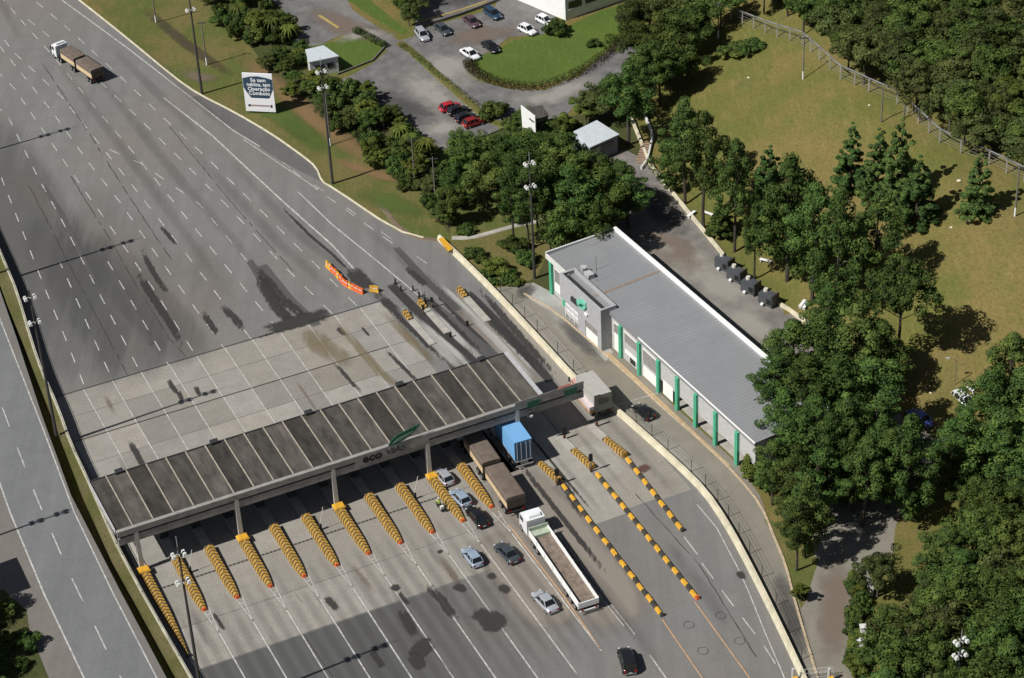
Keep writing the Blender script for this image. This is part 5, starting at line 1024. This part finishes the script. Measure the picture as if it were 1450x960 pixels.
def make_tree(key, kind, seed, H, R, bare, lm, tm, size=.3, dens=1.0):
    """unit-size tree proto: crown mesh + trunk mesh"""
    rng = np.random.default_rng(seed); cs, rs_ = [], []
    if kind == 'broad':
        ph = rng.uniform(0, 6.28, 4); zc0 = bare+(H-bare)*.5; rz = (H-bare)*.5
        n = int(70*dens)
        for i in range(n):
            d = rng.normal(size=3); d /= np.linalg.norm(d); 
            if d[2] < -.35: d[2] *= -.5
            a = math.atan2(d[1], d[0]); lob = 1+.22*math.sin(2*a+ph[0])+.16*math.sin(3*a+ph[1])+.14*math.sin(5*d[2]+ph[2]); rr = rng.uniform(.45, .95) if i > n*.25 else rng.uniform(.1, .5)
            cs.append([d[0]*R*rr*lob, d[1]*R*rr*lob, zc0+d[2]*rz*rr*(.9+.1*lob)]); rs_.append(R*rng.uniform(.17, .31))
        npf = int(125*max(1, (R/3.2)**.8))
    elif kind == 'pine':         # irregular rounded pine, foliage in tufts, bare trunk below
        lay = int((H-bare)/.75)+3
        for i in range(lay):
            f = i/(lay-1); z = bare+(H-bare)*f; prof = (math.sin(math.pi*min(1, (f*.85+.16)))**.7)*(1-.35*f)
            for k in range(max(3, int(7*prof*dens+1))):
                a = rng.uniform(0, 6.28); rr = R*prof*rng.uniform(.35, 1.2); cs.append([rr*math.cos(a), rr*math.sin(a), z+rng.uniform(-.3, .3)+.12*rr]); rs_.append(rng.uniform(.13, .25)*R+.12)
        npf = int(100*max(1, (R/3)))
    elif kind == 'cone':         # young conical pine with visible whorls
        lay = int((H-bare)/.6)+3
        for i in range(lay):
            f = i/(lay-1); z = bare+(H-bare)*f; rad = R*(1-f)**.62*(.85+.25*rng.random())+.1
            for k in range(max(1, int(13*(1-f)+1))):
                a = rng.uniform(0, 6.28); rr = rad*rng.uniform(.35, 1.0); cs.append([rr*math.cos(a), rr*math.sin(a), z-.12*rr]); rs_.append(.2+.13*rad)
        npf = 90
    else:                        # shrub
        for i in range(int(22*dens)):
            d = rng.normal(size=3); d /= np.linalg.norm(d); d[2] = abs(d[2]); rr = rng.uniform(.2, .9); cs.append([d[0]*R*rr, d[1]*R*rr, .25*H+d[2]*H*.6*rr]); rs_.append(R*rng.uniform(.22, .4))
        npf = 110
    cs = np.array(cs); rs_ = np.array(rs_); v, f = leaves(cs, rs_, npf, size, rng)
    v[:, 2] = np.maximum(v[:, 2], .05)
    cm = np_mesh('crown', v, f, lm); tops = cs[rng.choice(len(cs), min(len(cs), 16), replace=False)]
    tmesh = trunk_mesh(H*.93 if kind != 'shrub' else H*.5, max(.08, H*.018) if kind != 'shrub' else .07, rng.normal(size=2)*.25, tops, tm, rng)
    TREES[key] = (cm, tmesh, H, R)
B2 = M_['trunk']; B1 = M_['bark2']
for i in range(4): make_tree('broad%d' % i, 'broad', 10+i, 9, 3.6, 2.2, M_['leafA'], B1)
for i in range(4): make_tree('forest%d' % i, 'broad', 20+i, 10, 3.6, .8, M_['leafC'], B2, .3)
for i in range(4): make_tree('pine%d' % i, 'pine', 30+i, 13, 3.2, 5.5, M_['leafB'], B1, .27)
for i in range(3): make_tree('lowpine%d' % i, 'pine', 40+i, 12, 3.6, 2.0, M_['leafB'], B1, .28)
make_tree('lone', 'broad', 77, 13, 3.6, 4.6, M_['leafB'], B1, .28)
for i in range(3): make_tree('cone%d' % i, 'cone', 50+i, 10.5, 2.4, .8, M_['leafE'], B1, .26)
make_tree('dark0', 'cone', 60, 6, 1.9, .3, M_['leafA'], B1, .26); make_tree('dark1', 'cone', 61, 9, 1.8, 1.5, M_['leafA'], B1, .26)
for i in range(3): make_tree('shrub%d' % i, 'shrub', 70+i, 2.8, 1.9, 0, M_['leafA'], B1, .28)
make_tree('bright0', 'shrub', 80, 3.2, 1.8, 0, M_['leafD'], B2, .3); make_tree('bright1', 'broad', 81, 6, 2.2, 1.5, M_['leafD'], B2, .3, .6)
make_tree('hedge0', 'shrub', 90, 1.3, 1.2, 0, M_['hedge'], B1, .2)
def tree(key, base, H, W, lab, group, name='tree', cat='tree', rot=None, z=None):
    cm, tm, H0_, R0 = TREES[key]; t = thing(name, lab, cat, (base[0], base[1], base[2]), rnd.uniform(0, 6.28) if rot is None else rot, group)
    t.scale = (W/2/R0, W/2/R0, H/H0_)
    for n, me in (('crown', cm), ('trunk', tm)): o = bpy.data.objects.new(n, me); col.objects.link(o); o.parent = t
    return t
def ptree(key, px, topy, wpx, lab, group, name='pine_tree', cat='pine tree'):
    b = PH(*px); s = scale_at(b)
    if key.startswith('cone'): topy += .06*(px[1]-topy); wpx *= 1.05
    return tree(key, b, (px[1]-topy)/(.84*s)*.96, wpx/s*(.93 if group == GP else 1.08), lab, group, name, cat)
GP = 'pines along the yard and slope'
for key, px, ty, wp_, lab in [
    ('pine0', (970, 288), 145, 78, 'tall pine second in the row above the yard wall, bare trunk'), ('pine1', (996, 322), 165, 82, 'tall pine third in the row with a long bare trunk by the white bench'), ('pine2', (1040, 357), 202, 72, 'tall pine fourth in the row above the grey units'), ('lowpine0', (947, 268), 200, 56, 'small pine leftmost in the row at the top of the steps'),
    ('cone0', (1088, 300), 200, 62, 'pointed pine behind the big bright tree on the slope'), ('lowpine1', (1115, 398), 226, 120, 'biggest bright green spreading pine of the slope row'), ('pine3', (1150, 425), 262, 92, 'pine with bare trunks showing right of the biggest bright tree'), ('lowpine2', (1182, 448), 270, 92, 'dark pine left of the lone shadow on the slope'), ('pine1', (1236, 420), 290, 96, 'dark pine behind the lone round tree on the slope'),
    ('pine0', (1068, 395), 290, 50, 'slender pine left of the biggest bright tree'), ('lone', (1270, 528), 352, 100, 'round pine on the slope casting a separate round shadow'), ('cone1', (1203, 268), 168, 52, 'pointed pine at the left of the group on the open slope'), ('cone2', (1240, 283), 175, 58, 'pointed pine second in the group on the open slope'),
    ('cone0', (1270, 292), 160, 64, 'tallest pointed pine at the back of the group on the open slope'), ('cone1', (1297, 318), 214, 66, 'pointed pine at the front of the group on the open slope'), ('cone2', (1384, 304), 211, 58, 'single pointed pine on the open slope near the right edge'),
    ('pine2', (1170, 520), 400, 78, 'pine at the end of the yard wall above the big pine clump'), ('pine3', (890, 205), 95, 86, 'tall pine beside the blue grey hut')]: ptree(key, px, ty, wp_, lab, GP)
tree('dark1', PH(1021, 336), 6.3, 4.0, 'dark narrow evergreen between two pine trunks above the yard', GP, 'evergreen_bush', 'bush')
# the big clump
GC = 'pines in the clump beside the office'
i = 0
for px, ty, wp_ in [((1120, 560), 452, 92), ((1165, 560), 438, 84), ((1208, 560), 430, 88), ((1245, 560), 455, 76), ((1100, 610), 500, 74), ((1140, 620), 500, 94), ((1185, 625), 500, 96), ((1230, 625), 505, 92), ((1108, 665), 548, 70), ((1150, 680), 555, 90), ((1195, 680), 560, 84), ((1238, 665), 560, 70),
    ((1093, 715), 620, 52), ((1125, 740), 625, 70), ((1222, 745), 612, 72), ((1256, 722), 602, 66), ((1246, 700), 585, 70), ((1160, 750), 630, 74), ((1140, 790), 665, 62), ((1128, 808), 700, 52), ((1170, 720), 580, 80), ((1206, 725), 600, 58)]:
    ptree(['lowpine0', 'lowpine1', 'pine1', 'lowpine2', 'pine3'][i % 5], px, ty, wp_, 'dense dark green pine in the big clump beside the office building', GC); i += 1
ptree('lowpine2', (1281, 738), 582, 96, 'lone full pine in the dark gap between the two woods', GP)
GR = 'trees of the wood at the lower right'
for px, ty, wp_ in [((1425, 585), 470, 84), ((1395, 640), 520, 96), ((1440, 640), 520, 96), ((1360, 690), 575, 80), ((1410, 700), 580, 96), ((1455, 720), 590, 90), ((1345, 700), 610, 60)]:
    ptree(['pine0', 'lowpine0', 'lowpine2'][i % 3], px, ty, wp_, 'dark green pine at the right edge of the picture, in the lower right wood', GR); i += 1
def scatter(poly, step, key_list, Hr, Wr, lab, group, name='tree', cat='tree', jit=.45, seed=1, hp=True, keep=lambda x, y: True):
    r = random.Random(seed); xs_ = [p[0] for p in poly]; ys_ = [p[1] for p in poly]; n = 0; y = min(ys_)
    def inside(x, y):
        c = False; j = len(poly)-1
        for k in range(len(poly)):
            if (poly[k][1] > y) != (poly[j][1] > y) and x < (poly[j][0]-poly[k][0])*(y-poly[k][1])/(poly[j][1]-poly[k][1])+poly[k][0]: c = not c
            j = k
        return c
    while y < max(ys_):
        x = min(xs_)+(n % 2)*step*.5; n += 1
        while x < max(xs_):
            qx, qy = x+r.uniform(-jit, jit)*step, y+r.uniform(-jit, jit)*step*.6
            if inside(qx, qy) and keep(qx, qy):
                b = PH(qx, qy) if hp else P(qx, qy); tree(r.choice(key_list), b, r.uniform(*Hr), r.uniform(*Wr), lab, group, name, cat)
            x += step
        y += step*.62
BR = ['broad0', 'broad1', 'broad2', 'broad3']; FO = ['forest0', 'forest1', 'forest2', 'forest3', 'broad1', 'broad3']; SH = ['shrub0', 'shrub1', 'shrub2']
# wood at the lower right: base points lie lower in the picture than the crowns
scatter([(1250, 945), (1305, 882), (1350, 815), (1375, 770), (1430, 730), (1520, 720), (1560, 1140), (1215, 1140), (1232, 1010)], 50, BR+['lowpine0', 'forest2'], (7.5, 10), (6.2, 8.5), 'full green tree of the dense wood filling the lower right corner', GR, seed=5)
# upper right forest beyond the fence
scatter([(990, 8), (1040, 20), (1083, 44), (1140, 62), (1165, 86), (1200, 112), (1240, 128), (1280, 150), (1310, 176), (1345, 200), (1400, 226), (1470, 256), (1560, 280), (1600, -120), (1000, -120)], 40, FO, (6.5, 10), (7.0, 9.5), 'olive green tree in the forest beyond the perimeter fence', 'forest beyond the fence', seed=8, keep=lambda x, y: not (1390 < x < 1450 and y < 60))
ptree('bright1', (1400, 75), 20, 70, 'yellow green tree at the top right of the forest', 'yellow green trees', 'tree', 'tree'); ptree('bright1', (1440, 190), 115, 84, 'bright green tree at the right edge of the forest', 'yellow green trees', 'tree', 'tree')
# cluster above the hut and along the slope top
GK = 'trees around the hut and drive'
for k, (px, ty, wp_, key) in enumerate([((935, 150), 62, 82, 'broad0'), ((955, 100), 20, 80, 'broad1'), ((905, 110), 30, 66, 'broad2'), ((985, 75), 10, 76, 'broad3'), ((1020, 40), -20, 70, 'broad0'), ((920, 40), -20, 66, 'forest1'), ((960, 40), -30, 70, 'forest0'), ((900, 160), 95, 62, 'lowpine0'), ((865, 160), 110, 52, 'broad1'), ((842, 172), 118, 56, 'forest2'), ((925, 120), 60, 70, 'lowpine1'), ((960, 130), 70, 64, 'broad2'), ((895, 60), 0, 50, 'forest3'), ((985, 20), -40, 76, 'broad2'), ((830, 176), 140, 44, 'bright1')]):
    ptree(key, px, ty, wp_, 'dark green tree of the dense cluster between the drive and the grassy slope', GK, 'tree', 'tree')
# wood between the verge and the office
GM = 'trees of the wood above the office'
i = 0
for px, ty, wp_ in [((668, 262), 196, 60), ((700, 252), 188, 66), ((735, 262), 195, 68), ((770, 270), 190, 78), ((650, 290), 232, 56), ((690, 298), 226, 74), ((800, 262), 192, 66), ((815, 300), 215, 84), ((850, 296), 222, 76), ((745, 300), 215, 80), ((780, 325), 230, 78), ((825, 342), 245, 82), ((860, 335), 245, 80), ((890, 322), 250, 60), ((850, 372), 285, 62), ((805, 372), 285, 66), ((780, 360), 300, 40), ((640, 320), 262, 40), ((715, 270), 205, 60), ((790, 300), 205, 70), ((880, 300), 232, 60), ((655, 245), 185, 50)]:
    ptree((BR+['pine1', 'lowpine1', 'pine0'])[i*3 % 7], px, ty, wp_, 'dark green tree in the dense wood above the office building', GM, 'tree', 'tree'); i += 1
for px in [(728, 348), (749, 352), (762, 340), (812, 345)]: ptree('pine%d' % (px[0] % 4), px, px[1]-110, 52, 'pine with thin bare trunk standing in front of the wood above the office', GM)
for px, w_, lab in [((725, 355), 5.0, 'grey green bush below the footpath in the clearing'), ((745, 372), 4.0, 'round bush beside the foot of the floodlight mast'), ((705, 385), 4.5, 'yellow green bush at the lower end of the clearing'), ((672, 365), 3.6, 'low bush just behind the cream barrier'), ((660, 330), 3.0, 'small bush at the head of the footpath'), ((735, 315), 3.2, 'bare twiggy bush on the clearing above the footpath')]:
    tree('bright0' if 'yellow' in lab else 'shrub%d' % (px[0] % 3), P(*px), w_*.55, w_, lab, 'bushes in the clearing', 'bush', 'bush')
scatter([(640, 345), (665, 350), (700, 380), (745, 395), (750, 400), (710, 412)], 16, SH, (.8, 1.6), (1.6, 2.8), 'low dark shrub growing along the back of the cream barrier', 'shrubs behind the barrier', 'shrub', 'shrub', seed=4)
# long hedge belt between the verge and the car parks
scatter([(276, -20), (318, 44), (362, 90), (395, 128), (450, 178), (500, 212), (545, 246), (598, 282), (618, 320), (640, 330), (660, 270), (650, 235), (618, 222), (585, 200), (548, 162), (512, 130), (470, 112), (440, 106), (432, 76), (412, 50), (395, 10), (385, -30)], 25, SH+['broad0', 'forest1', 'bright0', 'bright1', 'shrub1'], (2.2, 4.4), (3.0, 5.0), 'dark green shrub of the long belt between the verge and the car parks', 'shrub belt', 'shrub', 'shrub', seed=11)
scatter([(575, -30), (600, -30), (590, 38), (576, 44), (560, 20)], 15, ['forest0', 'forest2', 'broad3'], (4.5, 6.5), (3.5, 4.8), 'dark tree in the short row between the two upper car parks', 'row between the car parks', 'tree', 'tree', seed=3)
def palm(px, h, lab):
    rng = np.random.default_rng(int(px[0])); t = thing('palm_tree', lab, 'palm tree', tuple(P(*px)), 0, 'palms in the shrub belt'); mb = MB(); mb.tube((0, 0, 0), (0, 0, h), .14, .09, 6); mb.build('trunk', B2, t); mb = MB()
    for k in range(16):
        a = k*.393+rng.uniform(-.1, .1); L = rng.uniform(1.7, 2.4); p0 = Vector((0, 0, h)); wv = Vector((-math.sin(a), math.cos(a), 0))
        for i in range(4):
            f0, f1 = i/4, (i+1)/4; el = rng.uniform(.5, .9) if i == 0 else 0
            q = lambda f: Vector((math.cos(a)*L*f, math.sin(a)*L*f, h+L*(.75*f-1.15*f*f)))
            w0 = .26*(1-f0)+.04; w1 = .26*(1-f1)+.02; mb.add([q(f0)-wv*w0, q(f0)+wv*w0, q(f1)+wv*w1, q(f1)-wv*w1], [(0, 1, 2, 3)])
    mb.build('fronds', M_['leafD'], t)
for px, h, lab in [((388, 52), 3.2, 'bright palm in the shrub belt above the billboard'), ((410, 58), 2.6, 'bright palm left of the small shed'), ((340, 30), 3, 'palm in the upper shrub belt'), ((525, 168), 2.6, 'palm at the edge of the lower car park'), ((568, 205), 3.0, 'bright palm right of the middle of the shrub belt'), ((582, 212), 2.4, 'smaller bright palm at the corner of the lower car park'), ((606, 232), 4, 'dark palm by the corner of the lower car park'), ((712, 262), 3, 'palm in the wood above the office')]: palm(px, h, lab)
scatter([(738, 176), (776, 182), (800, 176), (812, 196), (800, 215), (740, 222), (700, 215)], 17, ['bright0', 'shrub0', 'shrub1', 'broad1'], (2.2, 3.6), (3, 4.2), 'shrub growing around the white signboard', 'shrubs around the signboard', 'shrub', 'shrub', seed=2)
tree('shrub0', P(702, 166), 3.2, 5.6, 'round dark bush at the end of the planted kerb in the car park', None, 'bush', 'bush'); tree('shrub1', P(786, 47), 2.8, 5.4, 'low spreading bush by the white building', None, 'bush', 'bush'); tree('shrub2', P(840, 66), 1.6, 3, 'thin bush on the round lawn', None, 'bush', 'bush')
tree('shrub2', PH(1040, 76), 2.6, 6.2, 'grey twiggy bush standing alone at the top of the slope', None, 'bush', 'bush'); tree('shrub1', PH(1066, 72), 2.2, 5.0, 'smaller twiggy bush right of the grey one at the top of the slope', None, 'bush', 'bush')
tree('bright0', P(1064, 672), 3.6, 4.2, 'yellow green bush at the right end of the office front', None, 'bush', 'bush'); tree('shrub1', P(1082, 690), 3.2, 3.8, 'dark bush right of the yellow green one at the office end', None, 'bush', 'bush')
tree('bright1', P(1134, 852), 2.8, 2.2, 'small bright sapling at the tip of the grass island', None, 'sapling', 'tree'); tree('shrub0', P(1133, 846), 1.4, 1.8, 'low bush at the foot of the sapling', None, 'bush', 'bush')
ptree('forest2', (1242, 845), 768, 66, 'grey green tree above the white post by the drive', None, 'tree', 'tree')
scatter([(1205, 825), (1222, 825), (1222, 960), (1205, 960)], 13, ['shrub0', 'bright0', 'shrub2'], (1.6, 2.6), (2.2, 3.0), 'shrub of the hedge along the right side of the drive', 'hedge along the drive', 'shrub', 'shrub', seed=6)
# clipped hedges around the lawns
def hedge(pts, w_, h, lab, mat, n=150):
    rng = np.random.default_rng(len(pts)*7+int(w_*10)); q = dense(smoothp([P(*p) for p in pts], 2), .9); c = np.array([[p.x+rng.uniform(-.15, .15), p.y+rng.uniform(-.15, .15), h*.5] for p in q])
    v, f = leaves(c, np.full(len(c), w_*.62), n, .2, rng, flat=h/w_); me = np_mesh('hedge', v, f, mat); o = bpy.data.objects.new('hedge', me); col.objects.link(o); tag(o, lab, 'hedge')
hedge([(664, 92), (668, 102), (685, 112), (715, 123), (755, 127), (800, 117), (850, 87), (884, 55), (905, 28)], 1.9, 1.3, 'dark clipped hedge curving round the lower edge of the round lawn', M_['hedge'])
hedge([(505, 46), (522, 54), (544, 66)], 1.4, 1.0, 'short dark hedge on the upper right side of the shed lawn', M_['leafA'])
hedge([(570, 66), (590, 82), (615, 102), (640, 122), (665, 142), (690, 162)], 1.1, .7, 'low patchy planting on the kerb between the two car parks', M_['leafC'], 60)
# grass island by the drive
area('grass_island', [(1082, 735), (1095, 738), (1125, 790), (1160, 790), (1140, 852), (1134, 862), (1118, 800)], M_['verge'], .02)
# bottom left shrubs on the embankment
def sc_left(px, h, w_, key='shrub0'):
    p = P(*px, ZL); tree(key, p, h, w_, 'dark shrub on the grass at the lower left roadside', 'shrubs at the left roadside', 'shrub', 'shrub')
for k, px in enumerate([(-10, 890), (12, 915), (0, 945), (30, 945), (25, 985), (48, 985), (-15, 980), (10, 870), (38, 915)]): sc_left(px, [1.6, 2.2, 2.6][k % 3], [2.4, 3.2, 3.8][k % 3], SH[k % 3])
for k, px in enumerate([(-38, 880), (-28, 930), (-48, 975), (-18, 1010), (-60, 940), (20, 1035)]):
    tree(BR[k % 4], P(*px, ZL), 7, 5.5, 'tree just beyond the lower left edge throwing shade on the roadside', 'trees beyond the left edge')
for px in [(1232, 842), (1217, 925), (1221, 905)]:
    t = thing('gate_pillar', {842: 'white pillar below the grey green tree by the drive', 925: 'lower white pillar in the hedge by the drive', 905: 'upper white pillar in the hedge by the drive'}[px[1]], 'pillar', tuple(P(*px)))
    m_ = MB(); m_.box(-.3, .3, -.3, .3, 0, 1.9); m_.build('shaft', M_['white'], t); m_ = MB(); m_.box(-.38, .38, -.38, .38, 1.9, 2.05); m_.build('cap', M_['white2'], t)
